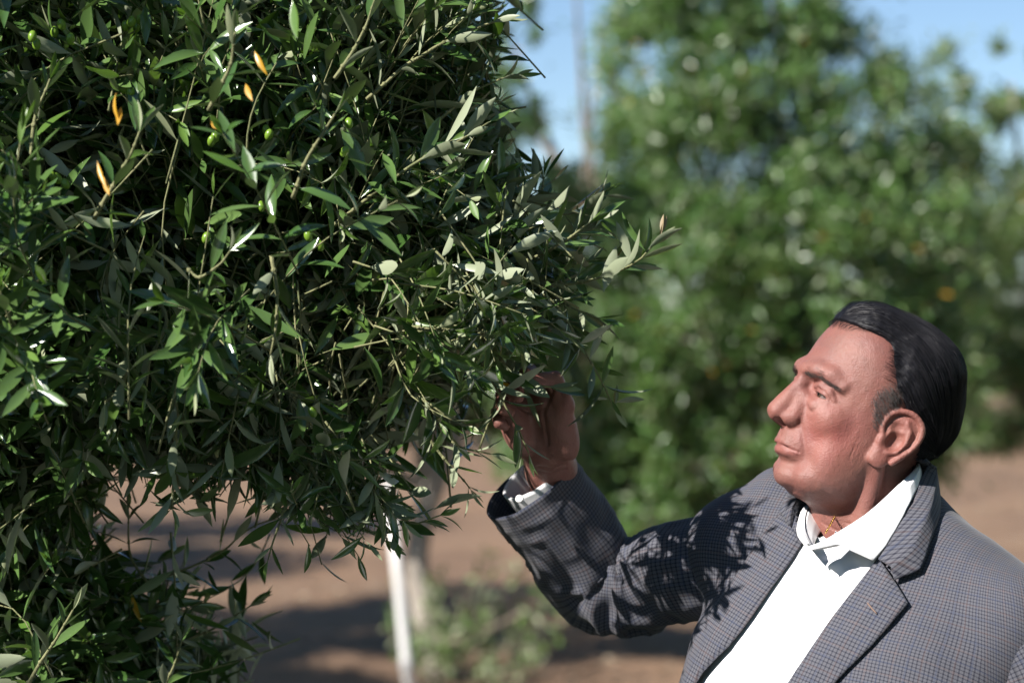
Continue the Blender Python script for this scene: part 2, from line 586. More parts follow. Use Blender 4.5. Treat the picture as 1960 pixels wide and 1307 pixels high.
# the big tree behind the man, its skirts reaching low on the left
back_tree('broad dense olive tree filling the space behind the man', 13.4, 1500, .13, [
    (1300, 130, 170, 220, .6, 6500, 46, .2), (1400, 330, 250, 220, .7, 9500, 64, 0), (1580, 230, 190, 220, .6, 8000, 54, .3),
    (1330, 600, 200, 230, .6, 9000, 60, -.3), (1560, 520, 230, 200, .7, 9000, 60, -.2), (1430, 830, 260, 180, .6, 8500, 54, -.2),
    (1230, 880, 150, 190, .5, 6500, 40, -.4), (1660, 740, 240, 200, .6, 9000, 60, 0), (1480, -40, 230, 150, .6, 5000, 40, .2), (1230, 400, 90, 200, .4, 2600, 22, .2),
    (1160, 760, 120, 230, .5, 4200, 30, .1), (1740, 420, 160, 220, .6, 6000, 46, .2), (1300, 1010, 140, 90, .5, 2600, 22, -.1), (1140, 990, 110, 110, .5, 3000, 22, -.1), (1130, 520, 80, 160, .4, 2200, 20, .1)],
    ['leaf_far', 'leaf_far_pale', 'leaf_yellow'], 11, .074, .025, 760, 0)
back_tree('paler olive tree at the right edge with sky above it', 16.2, 2060, .13, [
    (1800, 420, 190, 210, .7, 6500, 46, 0), (1950, 520, 200, 200, .8, 6500, 46, 0), (1800, 200, 110, 130, .5, 1500, 20, .2), (1850, 730, 240, 140, .8, 7500, 46, .2),
    (2080, 420, 190, 240, .8, 4500, 40, 0), (1935, 160, 60, 80, .3, 620, 10, .3), (2110, 720, 170, 150, .8, 4000, 36, 0)],
    ['leaf_far_pale', 'leaf_far', 'leaf_yellow'], 12, .082, .026, 760, 0)
# the tree whose pale trunk stands beside the white stake
t3 = back_tree('olive tree with pale bare trunk standing beside the white stake', 12.9, 848, .080, [
    (720, 480, 260, 200, .9, 9000, 60, .1), (900, 640, 150, 130, .7, 4000, 36, .1), (1010, 420, 100, 110, .5, 1700, 20, .3), (560, 700, 260, 140, .9, 7000, 46, 0), (760, 200, 260, 170, .8, 6500, 46, .1),
    (380, 800, 190, 90, .6, 3000, 26, .3), (840, 760, 180, 90, .8, 3800, 30, .1)],
    ['leaf_far', 'leaf_far_pale', 'leaf_yellow'], 13, .070, .023, 820, 0, (), 'trunk_pale')
back_tree('olive tree with a thin bare limb against the blue sky gap', 15.0, 1120, .075, [
    (1090, 430, 90, 120, .5, 1500, 22, .2), (1150, 640, 130, 140, .5, 3800, 30, 0), (1090, 850, 150, 150, .5, 4200, 32, .2), (1190, -10, 90, 90, .4, 1300, 14, 0), (1190, 170, 40, 70, .3, 300, 8, 0), (960, 30, 80, 60, .4, 700, 12, .2), (985, 210, 50, 90, .3, 800, 10, .2)],
    ['leaf_far', 'leaf_far_pale'], 14, .072, .024, 480, 0, [(1150, 60, 12.2), (1128, 250, 12.2), (1100, -60, 12.2)], 'branch')
# a tree of the near row, just outside the picture on the left: its shade lies on the soil in view
back_tree('olive tree just past the left edge whose shade crosses the soil', 13.0, -420, .12, [
    (-420, 560, 330, 220, 1.5, 11000, 60, -.2), (-300, 340, 300, 240, 1.5, 11000, 50, -.2), (-330, 120, 260, 160, 1.3, 6000, 40, .2), (-200, 760, 130, 110, 1.0, 3500, 30, -.9), (-500, 720, 260, 160, 1.2, 6000, 40, -.9)],
    ['leaf_far', 'leaf_far_pale'], 15, .078, .026, 820, 0)
# the far rows
far_px = [-260, 60, 330, 620, 930, 1240, 1530, 1790, 2080]
far_words = ['behind the near crown at the far left', 'behind the lower left sprays', 'behind the hanging sprays', 'to the left of the white stake', 'behind the raised hand',
             'behind the bent elbow', 'behind the man\'s head', 'beyond the man\'s shoulder', 'past the right edge']
for i, px in enumerate(far_px):
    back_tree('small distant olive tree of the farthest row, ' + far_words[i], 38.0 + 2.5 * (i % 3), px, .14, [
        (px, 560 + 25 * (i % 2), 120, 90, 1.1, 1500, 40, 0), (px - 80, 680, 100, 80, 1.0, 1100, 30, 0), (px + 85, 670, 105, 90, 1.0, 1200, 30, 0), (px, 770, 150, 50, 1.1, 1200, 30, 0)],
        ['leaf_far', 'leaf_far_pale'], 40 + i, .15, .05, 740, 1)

back_tree('nearer olive tree just past the left edge, over the shaded soil', 11.0, -560, .12, [
    (-500, 620, 380, 180, 1.2, 9000, 60, -.4), (-330, 830, 300, 110, 1.2, 6000, 40, -.3), (-650, 760, 260, 160, 1.2, 5000, 40, -.6)],
    ['leaf_far', 'leaf_far_pale'], 16, .085, .030, 820, 0)
back_tree('olive tree of the middle row, half hidden by the near crown at the left', 20.5, -120, .13, [
    (-150, 500, 260, 180, 1.5, 8000, 50, 0), (-60, 660, 260, 140, 1.5, 7000, 40, 0), (60, 540, 180, 150, 1.3, 5000, 36, .2), (-260, 740, 240, 110, 1.4, 5000, 36, 0)],
    ['leaf_far', 'leaf_far_pale'], 17, .10, .034, 780, 0)
back_tree('olive tree of the middle row past the left edge, behind the near crown', 17.0, -330, .13, [
    (-300, 560, 260, 190, 1.4, 8000, 50, 0), (-200, 740, 260, 120, 1.4, 6000, 40, 0), (-420, 700, 240, 150, 1.4, 6000, 40, 0)],
    ['leaf_far', 'leaf_far_pale'], 18, .10, .034, 780, 0)
# unseen trees added round the camera to block sky light and shade nearby soil
def blocker_tree(label, x, y, h, r, seed, n=5200):
    rng = np.random.default_rng(seed)
    root = link('olive_tree', None, label=label, cat='tree', group='unseen olive trees added round the camera to block light'); root.location = (x, y, 0)
    sp = Soup()
    W = [((0, 0, h - r * .75), (r, r, r * .75), n // 2, 50), ((-r * .4, r * .2, h - r * 1.15), (r * .9, r * .9, r * .7), n // 4, 30), ((r * .4, -r * .2, h - r * 1.2), (r * .9, r * .9, r * .7), n // 4, 30)]
    limb_tree(sp, (0, 0, 0), (.05, .02, h * .35), .13, 1, [w[0] for w in W], rng)
    link('trunk', sp.mesh('trunk'), M['trunk'], root)
    pos, d = foliage_points(W, rng)
    v, t = leaf_quads(pos, d, rng.normal(size=pos.shape) * .7 + [0, 0, .6], .16 * rng.uniform(.7, 1.2, len(pos)), .06 * rng.uniform(.8, 1.2, len(pos)))
    link('crown', mesh_arrays('crown', v, t, False), M['leaf_far'], root, kind='stuff')
blocker_tree('unseen olive tree added to the left of the camera to block light', -3.5, -2.9, 3.3, 1.6, 101, 9000)
blocker_tree('unseen olive tree added behind the camera on the left to block light', -1.9, -5.4, 3.4, 1.6, 102)
blocker_tree('unseen olive tree added straight behind the camera to block light', 2.3, -5.8, 6.4, 2.7, 103, 11000)
blocker_tree('unseen olive tree added behind the camera on the right to block light', 4.4, -2.0, 6.4, 2.6, 104, 11000)
blocker_tree('unseen olive tree added to the right of the man to block light', 4.5, 2.2, 6.0, 2.3, 105, 9000)

# sucker shoots round the pale trunk
rng = np.random.default_rng(5)
sp = Soup(); lp, ld = [], []
for k in range(26):
    bpx = rng.uniform(770, 1000) if k else 990
    b = P(bpx, 0, 9.9 + rng.uniform(-.5, .3)); b[2] = ground_z(b[0], b[1]) - .02
    tip = b + np.array([rng.uniform(-.15, .35), rng.uniform(-.2, .2), rng.uniform(.25, .75)])
    pts = smooth_poly([b, (b + tip) / 2 + rng.normal(size=3) * .04, tip], 8)
    sp.tube(pts, .006 * np.linspace(1, .4, 8), 4)
    for q in pts[2:]:
        for _ in range(4):
            lp.append(q + rng.normal(size=3) * .015); ld.append(unit(rng.normal(size=3) + [0, 0, .4]))
a_ = P(890, 1222, 9.7); b_ = P(1015, 1165, 9.8)
sp.tube(smooth_poly([a_ - [.1, 0, .03], (a_ + b_) / 2 + [0, 0, -.01], b_], 8), .017, 6)
me = sp.mesh('sucker_stems'); me.transform(Matrix.Translation(-t3.location))
link('sucker_stems', me, M['branch'], t3)
lp, ld = np.array(lp), np.array(ld)
v, t = leaf_quads(lp, ld, rng.normal(size=lp.shape), np.full(len(lp), .075), np.full(len(lp), .026))
me = mesh_arrays('sucker_leaves', v - np.array(t3.location), t, False)
link('sucker_leaves', me, M['leaf_young'], t3, kind='stuff')

# white stake in front of the pale trunk
top, bot = P(742, 925, 9.45), P(781, 1288, 9.45)
stake = link('orchard_stake', None, label='slim white painted stake leaning slightly in front of the pale trunk', cat='stake')
stake.location = bot
sp = Soup(); ax_ = unit(top - bot)
sp.tube([np.zeros(3) - ax_ * .12, ax_ * .1, (top - bot) * .5 + [.004, 0, 0], top - bot], [.028, .028, .027, .026], 20)
link('pole', sp.mesh('pole'), M['white_paint'], stake)
sp = Soup(); sp.tube([(top - bot) * .995, (top - bot) * 1.0 + ax_ * .012, top - bot + ax_ * .02], [.030, .030, .020], 20)
link('cap', sp.mesh('cap'), M['white_paint'], stake)
sp = Soup(); sp.tube([ax_ * .0, ax_ * .01, ax_ * .07, ax_ * .08], [.029, .035, .035, .029], 20)
link('collar', sp.mesh('collar'), simple_mat('grey_collar', (.42, .41, .40), .7)[0], stake)

# leaf litter on the soil
rng = np.random.default_rng(8)
n = 9000
yy = rng.uniform(6, 30, n); xx = rng.uniform(-1, 1, n) * (yy + CAM_D) * .26
pp = np.stack([xx, yy, ground_z(xx, yy) + .006], -1)
keep = vnoise(pp, .5, 9) > -.25
pp = pp[keep]
v, t = leaf_quads(pp, unit(rng.normal(size=pp.shape) * [1, 1, .15]), np.tile([0, 0, 1.0], (len(pp), 1)) + rng.normal(size=pp.shape) * .35, rng.uniform(.05, .1, len(pp)), rng.uniform(.015, .03, len(pp)))
link('leaf_litter', mesh_arrays('leaf_litter', v, t, False), M['litter'], label='dry fallen leaves scattered over the orchard soil', cat='leaf litter', kind='stuff')

# ================================================================== the near olive tree
TT = np.array([0, .07, .22, .40, .58, .76, .90, 1.0])
WW = np.array([.06, .16, .62, .96, 1.0, .74, .36, .03])
def leaf_variant(width, bend, fold, twist, curl=0.0):
    """olive leaf of unit length along +X, upper face +Z; folded along the midrib"""
    v = []
    for t, w in zip(TT, WW):
        hw = .5 * width * w
        a = twist * t
        for s in (-1, 0, 1):
            y = s * hw * math.cos(fold); z = abs(s) * hw * math.sin(fold) + (0 if s else -.004)
            y, z = y * math.cos(a) - z * math.sin(a), y * math.sin(a) + z * math.cos(a)
            v.append((t - abs(bend) * .25 * t * t, y + curl * t * t, z - bend * t * t))
    v = np.array(v)
    return v, grid_faces(len(TT), 3)[:, ::-1]
VARS = [leaf_variant(w * 1.05, b, f, t, c) for w, b, f, t, c in (
    (.215, .05, .30, .1, .0), (.24, .14, .35, -.2, .03), (.195, -.06, .25, .25, -.04), (.225, .22, .45, .05, .05),
    (.18, .10, .55, -.35, -.06), (.25, .0, .2, .15, .02), (.205, .30, .4, .3, .0), (.185, -.13, .35, -.1, .07))]
def fix_up(v, f):
    n = np.cross(v[f[:, 1]] - v[f[:, 0]], v[f[:, 3]] - v[f[:, 0]])
    return f if n[:, 2].sum() > 0 else f[:, ::-1]
VARS = [(v, fix_up(v, f)) for v, f in VARS]

class Leaves:
    def __init__(s): s.p = []; s.d = []; s.n = []; s.l = []; s.hero = []; s.mat = []
    def add(s, p, d, n, l, hero=-1, mat=0):
        s.p.append(p); s.d.append(d); s.n.append(n); s.l.append(l); s.hero.append(hero); s.mat.append(mat)
LV = Leaves()
CROWN_POLY = [(-700, -900), (1010, -900), (1000, 0), (975, 120), (965, 240), (1020, 310), (1110, 370), (1170, 460), (1160, 540), (1120, 620), (1060, 690), (975, 740), (950, 830),
              (935, 900), (880, 960), (800, 1005), (740, 1010), (640, 985), (560, 960), (480, 940), (400, 950), (300, 935), (215, 900), (150, 960), (-700, 1100)]
LOW_POLY = [(-700, 900), (110, 880), (190, 960), (215, 1100), (300, 1060), (440, 1010), (540, 1010), (580, 1060), (540, 1180), (480, 1290), (420, 1340), (-700, 2200)]
twig_soup = Soup()
UPV = np.array([0, 0, 1.0]); SUNV = np.array(SUN_TO)

def shoot(pts, rng, leaf_len, spacing, hero=-1, r0=.0011, start=.12, angle=(38, 66), poly=None, matf=None, sink=True, tip=True, up=.25):
    """twig along pts with opposite leaf pairs, each pair turned a quarter from the last"""
    pts = np.asarray(pts, float)
    seg = np.linalg.norm(np.diff(pts, axis=0), axis=1); s = np.concatenate([[0], np.cumsum(seg)])
    total = s[-1]
    q = np.cumsum(spacing * rng.uniform(.8, 1.2, int(total / spacing * 1.3) + 2)) - spacing + max(total * start, .01)
    q = q[q < total]
    if not len(q): return
    def at(u): return np.stack([np.interp(u, s, pts[:, j]) for j in range(3)], -1)
    C1 = at(q); T1 = unit(at(np.minimum(q + .01, total)) - at(np.maximum(q - .01, 0)))
    m = len(q)
    k = np.repeat(np.arange(m), 2); sg = np.tile([0, np.pi], m)
    last = q[k] > total - spacing
    ok = (rng.random(2 * m) > .10) | last
    k, sg, last = k[ok], sg[ok], last[ok]
    C, T = C1[k], T1[k]; n_ = len(k)
    a = unit(np.cross(T, UPV + .01)); b = np.cross(T, a)
    phi = rng.uniform(0, np.pi) + k * np.pi / 2 + sg + rng.normal(size=n_) * .25
    w = a * np.cos(phi)[:, None] + b * np.sin(phi)[:, None]
    th = np.radians(rng.uniform(*angle, n_)) * np.where(last, .62, 1)
    d = unit(T * np.cos(th)[:, None] + w * np.sin(th)[:, None] + UPV * (rng.normal(size=n_) * .12)[:, None])
    n = unit(T - d * np.sum(T * d, 1, keepdims=True)) + UPV * up + rng.normal(size=(n_, 3)) * .22 + SUNV * (.45 * np.clip((.02 - C[:, 0]) / .25, 0, 1))[:, None]
    L = leaf_len * rng.uniform(.72, 1.15, n_) * np.where(last, .72, 1)
    keep = np.ones(n_, bool)
    if poly is not None:
        keep = in_poly(to_px(C + d * (L * .9)[:, None]), poly) | (rng.random(n_) > .94)
        if keep.mean() < .6: return
    for fc_, fr_ in () if hero >= 0 else ((P(1600, 780, .0), .17), (P(1570, 1150, -.12), .13)):       # no leaf stands in the sun's path to the face and shirt front
        rel = C + d * (L * .5)[:, None] - fc_; al = rel @ SUNV
        keep &= ~((al > 0) & (np.linalg.norm(rel - al[:, None] * SUNV, axis=1) < fr_))
    if hero < 0:
        for fc_, fr_, pr_ in ((P(1130, 1110, .2), .10, .70), (P(1270, 1110, .19), .12, .62), (P(1140, 470, .0), .10, .75), (P(900, 250, -.05), .10, .6)):      # the crown is thinner towards the raised sleeve: dappled light gets through
            rel = C + d * (L * .5)[:, None] - fc_; al = rel @ SUNV
            keep &= ~((al > 0) & (np.linalg.norm(rel - al[:, None] * SUNV, axis=1) < fr_) & (rng.random(n_) < pr_))
        e_ = to_px(C + d * (L * .5)[:, None])
        keep &= ~((e_[:, 0] > 940) & (e_[:, 0] < 1085) & (e_[:, 1] > 690) & (e_[:, 1] < 870) & (C[:, 1] < .09))   # the hand has room among the leaves
    if keep.mean() < .5: return
    mt = np.array([matf(rng) for _ in range(n_)]) if matf else (rng.random(n_) < .12).astype(int)
    for i in np.where(keep)[0]:
        LV.add(C[i], d[i], n[i], L[i], hero, mt[i])
    if sink:
        qm = q[k[keep]].max() if keep.any() else 0
        cut = at(np.linspace(0, min(total, qm + .004), 7))
        twig_soup.tube(cut, r0 * np.linspace(1.25, .55, 7), 4)
    if tip and keep[-1]:
        for _ in range(2):
            LV.add(pts[-1], unit(T1[-1] + rng.normal(size=3) * .18), unit(rng.normal(size=3)), leaf_len * rng.uniform(.35, .6), hero, 1)

rng = np.random.default_rng(21)
# ---- bulk of the crown: shoots growing outwards through several lobes
def lobe(c, r, n, rlo, poly, leaf=(.052, .074), droop=0.0, ln=(.13, .27)):
    c = np.array(c); r = np.array(r)
    for _ in range(n):
        u = unit(rng.normal(size=3)); rad = rng.uniform(rlo ** 3, 1.04) ** (1 / 3)
        tipp = c + u * r * rad
        pxy = to_px(tipp[None])
        if not in_poly(pxy, poly)[0]: continue
        out = unit(u / r)
        d = unit(out * 1.0 + rng.normal(size=3) * .5 + np.array([0, 0, .28 - droop - (.35 if out[2] < -.3 else 0)]))
        L = rng.uniform(*ln)
        st = tipp - d * L + np.array([0, 0, -.03 * rng.random()])
        mid = (st + tipp) / 2 + rng.normal(size=3) * .015 + UPV * .012
        shoot(smooth_poly([st, mid, tipp], 7), rng, rng.uniform(*leaf), rng.uniform(.020, .028), poly=poly)
lobe((-.36, .13, 1.87), (.43, .40, .41), 560, .5, CROWN_POLY)
lobe((-.36, .13, 1.87), (.40, .36, .38), 250, .1, CROWN_POLY)
lobe((-.60, .22, 2.00), (.50, .46, .48), 460, .5, CROWN_POLY)
lobe((-.20, .08, 1.72), (.26, .26, .20), 200, .2, CROWN_POLY)
lobe((-.12, .12, 1.80), (.18, .24, .16), 110, .2, CROWN_POLY)
lobe((-.16, .20, 2.02), (.22, .27, .25), 170, .2, CROWN_POLY)
lobe((-.28, .10, 1.62), (.32, .24, .14), 180, .2, CROWN_POLY, droop=.5)
lobe((-.66, .20, 1.68), (.34, .30, .28), 300, .3, CROWN_POLY, droop=.2)
lobe((.00, .03, 1.79), (.10, .13, .08), 18, .1, CROWN_POLY, ln=(.10, .18))
lobe((-.03, .02, 1.68), (.09, .11, .09), 24, .1, CROWN_POLY, droop=.3, ln=(.10, .18))
# longer leafy shoots standing proud of the crown, in loose clumps
for _ in range(46):
    u = unit(rng.normal(size=3) + np.array([-.15, -1.0, .1])); c0 = np.array([-.42, .14, 1.87]) + u * np.array([.46, .42, .42])
    if not in_poly(to_px(c0[None]), CROWN_POLY)[0]: continue
    for _ in range(rng.integers(2, 5)):
        d = unit(u * .6 + np.array([-.1, -.25, .45]) + rng.normal(size=3) * .45); L = rng.uniform(.12, .22); st = c0 + rng.normal(size=3) * .03 - d * L * .5
        shoot(smooth_poly([st, st + d * L * .5 + UPV * .006, st + d * L + rng.normal(size=3) * .02], 7), rng, rng.uniform(.054, .074), rng.uniform(.022, .03), poly=CROWN_POLY, matf=lambda r: 1 if r.random() < .14 else 0)
def sprays(box, ys, dirv, n, ll, poly):
    for _ in range(n):
        a_ = P(rng.uniform(box[0], box[2]), rng.uniform(box[1], box[3]), rng.uniform(*ys))
        d_ = unit(np.array(dirv) + rng.normal(size=3) * .28); L_ = rng.uniform(.12, .22)
        shoot(smooth_poly([a_ - d_ * L_ * .5, a_ + UPV * .008, a_ + d_ * L_ * .5], 7), rng, rng.uniform(*ll), rng.uniform(.024, .032), poly=poly, up=0)
sprays((620, -20, 930, 330), (-.06, .04), (.55, -.15, .75), 46, (.055, .075), CROWN_POLY)
sprays((930, 380, 1110, 560), (.0, .09), (.85, -.1, .40), 16, (.050, .070), [(x + (60 if x > 900 else 0), y) for x, y in CROWN_POLY])
sprays((900, 560, 1060, 700), (-.04, .05), (.5, -.1, -.55), 14, (.048, .066), [(x + (40 if x > 900 else 0), y) for x, y in CROWN_POLY])
sprays((760, 540, 960, 720), (-.14, .0), (.35, -.4, -.25), 40, (.050, .068), CROWN_POLY)
LOWP = [(x, y + (48 if y > 850 else 0)) for x, y in CROWN_POLY]
sprays((450, 890, 880, 990), (-.05, .09), (.25, -.1, -.75), 46, (.050, .066), LOWP)
sprays((215, 870, 460, 950), (-.10, .08), (-.1, -.1, -.8), 16, (.050, .066), LOWP)
LEFT_POLY = [(-700, 650), (210, 650), (235, 880), (185, 1000), (160, 1120), (-700, 1150)]
lobe((-.62, .22, 1.52), (.22, .22, .18), 230, .1, LEFT_POLY, droop=.3)
lobe((-.60, .26, 1.34), (.22, .22, .22), 220, .2, LOW_POLY)
lobe((-.42, .34, 1.24), (.22, .18, .11), 90, .2, LOW_POLY, ln=(.10, .2))
n_bulk = len(LV.p)

# ---- sprays that stand out singly in front: pixel course and depth
HERO = [  # points (px, py, y), leaf length, spacing
    ([(900, 560, .02), (1010, 548, -.03), (1120, 540, -.06), (1210, 508, -.07), (1250, 470, -.075)], .060, .034),
    ([(885, 510, .0), (990, 505, -.04), (1085, 460, -.07), (1130, 425, -.08)], .056, .030),
    ([(940, 455, .05), (1035, 418, .03), (1110, 405, .02), (1150, 375, .02)], .052, .028),
    ([(985, 420, .06), (1030, 385, .05), (1040, 340, .05)], .050, .03),
    ([(1000, 560, .0), (1065, 572, -.02), (1100, 590, -.03), (1150, 610, -.035)], .048, .026),
    ([(1040, 560, .02), (1080, 605, .02), (1115, 665, .02), (1155, 740, .025), (1176, 785, .03)], .050, .036),
    ([(860, 610, .0), (905, 655, -.02), (946, 737, -.03), (983, 805, -.03), (1013, 868, -.03)], .054, .034),
    ([(930, 620, .02), (960, 690, .01), (1000, 735, .02), (1055, 740, .02)], .056, .03),
    ([(960, 600, .05), (1000, 660, .05), (1030, 700, .05)], .05, .026),
    ([(735, 612, -.10), (800, 627, -.11), (870, 630, -.12), (905, 610, -.12)], .052, .03),
    ([(640, 430, -.06), (773, 327, -.07), (828, 294, -.07), (883, 268, -.07), (935, 235, -.07)], .066, .034),
    ([(700, 190, -.05), (800, 110, -.05), (900, 60, -.05), (960, 40, -.05)], .056, .03),
    ([(820, 250, .0), (900, 180, .0), (960, 150, .0), (985, 145, .0)], .052, .03),
    ([(338, 760, -.12), (337, 840, -.12), (334, 920, -.12), (330, 970, -.12)], .058, .036),
    ([(575, 925, -.06), (545, 970, -.06), (525, 1030, -.06), (512, 1072, -.06)], .050, .034),
    ([(290, 560, -.20), (318, 610, -.2), (290, 680, -.21), (280, 740, -.21)], .056, .034),
    ([(215, 610, -.18), (240, 680, -.19), (235, 740, -.2), (200, 770, -.2)], .060, .032),
    ([(520, 490, -.22), (530, 560, -.23), (525, 640, -.24), (518, 680, -.24)], .056, .032),
    ([(350, 500, -.26), (380, 530, -.27), (420, 505, -.29), (440, 480, -.3)], .054, .03),
    ([(20, 640, -.22), (40, 590, -.22), (75, 535, -.23)], .052, .03),
    ([(180, 420, -.28), (230, 330, -.3), (270, 250, -.3)], .058, .032),
    ([(60, 300, -.2), (70, 220, -.2), (95, 150, -.2)], .060, .03),
    ([(560, 380, -.25), (590, 300, -.27), (640, 220, -.28)], .060, .032),
    ([(400, 210, -.3), (440, 130, -.32), (450, 60, -.33)], .058, .03),
    ([(640, 150, -.18), (690, 70, -.18), (720, -10, -.18)], .064, .03),
    ([(600, 850, -.06), (660, 875, -.08), (720, 880, -.09)], .052, .028),
    ([(590, 880, -.05), (610, 930, -.06), (600, 980, -.06)], .050, .028),
    ([(680, 920, -.02), (740, 965, -.02), (790, 1000, -.02), (840, 985, -.02)], .048, .026),
    ([(690, 930, -.02), (730, 990, -.02), (740, 1025, -.02)], .046, .022),
    ([(820, 840, .0), (870, 900, .0), (900, 935, .0)], .052, .03),
    ([(800, 760, -.03), (855, 800, -.04), (870, 850, -.04), (940, 870, -.04)], .052, .03),
    ([(40, 1330, -.04), (75, 1270, -.05), (110, 1220, -.06), (140, 1165, -.06)], .058, .028),
    ([(310, 1330, .1), (335, 1270, .1), (350, 1225, .1)], .050, .026),
    ([(285, 1120, .2), (250, 1060, .2), (245, 975, .2)], .046, .026),
    ([(290, 1115, .2), (400, 1070, .2), (480, 1010, .2), (560, 985, .2)], .048, .026),
    ([(330, 1240, .25), (430, 1190, .25), (490, 1150, .25)], .048, .026),
]
hero_pts = []
for h, (pts, ll, sp_) in enumerate(HERO):
    w = np.array([P(q[0], q[1], q[2] + (.075 if h < 5 else 0)) for q in pts])
    c = smooth_poly(w, 14)
    c = c + np.stack([vnoise(c, 40, 60 + h + k) for k in range(3)], -1) * .0015
    hero_pts.append(c)
    shoot(c, rng, ll * (1.2 if h < 9 else 1.1), sp_ * (.85 if h < 9 else 1), hero=h, start=.08, sink=False, up=.15, matf=lambda r: 1 if r.random() < .12 else 0)

# ---- yellowing leaves
YEL = [(487, 98, 500, 130, -.34), (470, 160, 476, 186, -.34), (222, 178, 214, 222, -.36), (232, 205, 226, 232, -.36), (186, 308, 196, 345, -.34), (198, 338, 206, 366, -.34), (560, 0, 566, 60, -.36),
       (404, 232, 412, 245, -.34), (252, 1136, 262, 1178, .17), (950, 735, 975, 738, .0)]
for (x1, y1, x2, y2, y) in YEL:
    a, b_ = P(x1, y1, y), P(x2, y2, y - .015)
    L = np.linalg.norm(b_ - a)
    LV.add(a, unit(b_ - a), unit(np.array([-.4, -.8, .3]) + rng.normal(size=3) * .2), max(L * 1.25, .02), 900, 1 if x1 == 560 else 2)
# the dry curled leaf at the tip of the longest spray, and the pale big leaves seen from below
LV.add(P(1262, 452, -.001), unit(P(1280, 412, -.001) - P(1262, 452, -.001)), np.array([.3, -.9, .1]), .028, 0, 3)
LV.add(P(1266, 448, -.001), unit(P(1268, 410, -.001) - P(1266, 448, -.001)), np.array([-.6, -.7, .1]), .024, 0, 3)
for (x1, y1, x2, y2, y, h, sg) in [(1210, 508, 1270, 519, -.075, 0, 1), (1240, 478, 1300, 425, -.08, 0, 1), (1208, 505, 1180, 422, -.075, 0, 1), (1235, 480, 1182, 408, -.08, 0, -1),
                                (1155, 560, 1178, 470, -.07, 0, 1), (885, 268, 945, 180, -.07, 10, 1), (955, 755, 1052, 703, -.03, 6, 1), (1108, 660, 1172, 620, .01, 5, 1), (1128, 688, 1160, 622, .015, 5, 1),
                                (1152, 738, 1170, 660, .02, 5, -1), (1178, 770, 1235, 758, .03, 5, 1), (1176, 780, 1182, 735, .03, 5, -1), (1168, 765, 1130, 760, .03, 5, 1), (1170, 765, 1190, 802, .02, 5, -1),
                                (220, 715, 130, 695, -.2, 16, -1), (830, 975, 920, 930, -.02, 27, 1)]:
    if h < 5: y += .075
    a, b_ = P(x1, y1, y), P(x2, y2, y)
    d = b_ - a
    LV.add(a, unit(d), np.array([.1, .75 * sg, .55 * sg]) + rng.normal(size=3) * .15, np.linalg.norm(d), h, 0)

# ---- gather
LP = np.array(LV.p); LD = unit(np.array(LV.d)); LN = np.array(LV.n); LL = np.array(LV.l); LH = np.array(LV.hero); LM = np.array(LV.mat)
LN = unit(LN - LD * np.sum(LN * LD, 1, keepdims=True)); LS = np.cross(LN, LD)
LVAR = rng.integers(0, len(VARS), len(LP))
mid = to_px(LP + LD * LL[:, None] * .5)
inframe = (mid[:, 0] > 5) & (mid[:, 0] < 1955) & (mid[:, 1] > 5) & (mid[:, 1] < 1302)
single = (LH >= 0) & inframe
# the rest of the 300 single leaves: nearest to the lens and facing it
room = 300 - int(single.sum())
cand = np.where((LH < 0) & inframe)[0]
if room > 0:
    score = LP[cand, 1] - .06 * np.abs(LN[cand, 1]) - LL[cand] * 1.0
    single[cand[np.argsort(score)[:room]]] = True
elif room < 0:
    hs = np.where(single & (LH < 900))[0]
    drop = hs[np.argsort(-LP[hs, 1])[:-room]]
    single[drop] = False

tree = link('olive_tree', None, label='near olive tree filling the left side, its sprays reaching the raised hand', cat='tree')
TB = np.array([-.88, .44, 0.0])
tree.location = TB
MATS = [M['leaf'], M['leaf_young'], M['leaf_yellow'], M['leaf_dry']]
# trunk and limbs of the near tree
sp = Soup(); tr_rng = np.random.default_rng(3)
limb_tree(sp, (0, 0, 0), (.02, -.03, 1.80), .07, 0, [np.array(q) - TB for q in ((-.4, .15, 1.8), (-.6, .2, 2.05), (-.2, .15, 1.72), (-.2, .2, 2.0), (-.9, .5, 1.9), (-1.1, .3, 1.6), (-.36, .16, 1.7))], tr_rng, low=12)
link('trunk', sp.mesh('trunk'), M['branch'], tree)
# bulk leaves: one mass
bulk = np.where(~single)[0]
vv, ff, mi, off = [], [], [], 0
for k, (v, f) in enumerate(VARS):
    s = bulk[LVAR[bulk] == k]
    if not len(s): continue
    w = LP[s][:, None, :] + LL[s][:, None, None] * (v[None, :, 0:1] * LD[s][:, None, :] + v[None, :, 1:2] * LS[s][:, None, :] + v[None, :, 2:3] * LN[s][:, None, :])
    vv.append(w.reshape(-1, 3) - TB)
    ff.append((f[None] + (np.arange(len(s)) * len(v))[:, None, None]).reshape(-1, 4) + off)
    mi.append(np.repeat(LM[s], len(f))); off += len(s) * len(v)
me = mesh_arrays('foliage', np.vstack(vv), np.vstack(ff))
for mm in MATS: me.materials.append(mm)
me.polygons.foreach_set('material_index', np.concatenate(mi).astype(np.int32))
link('foliage', me, None, tree, kind='stuff')
me = twig_soup.mesh('twigs'); me.transform(Matrix.Translation(-Vector(TB)))
link('twigs', me, M['twig'], tree, kind='stuff')
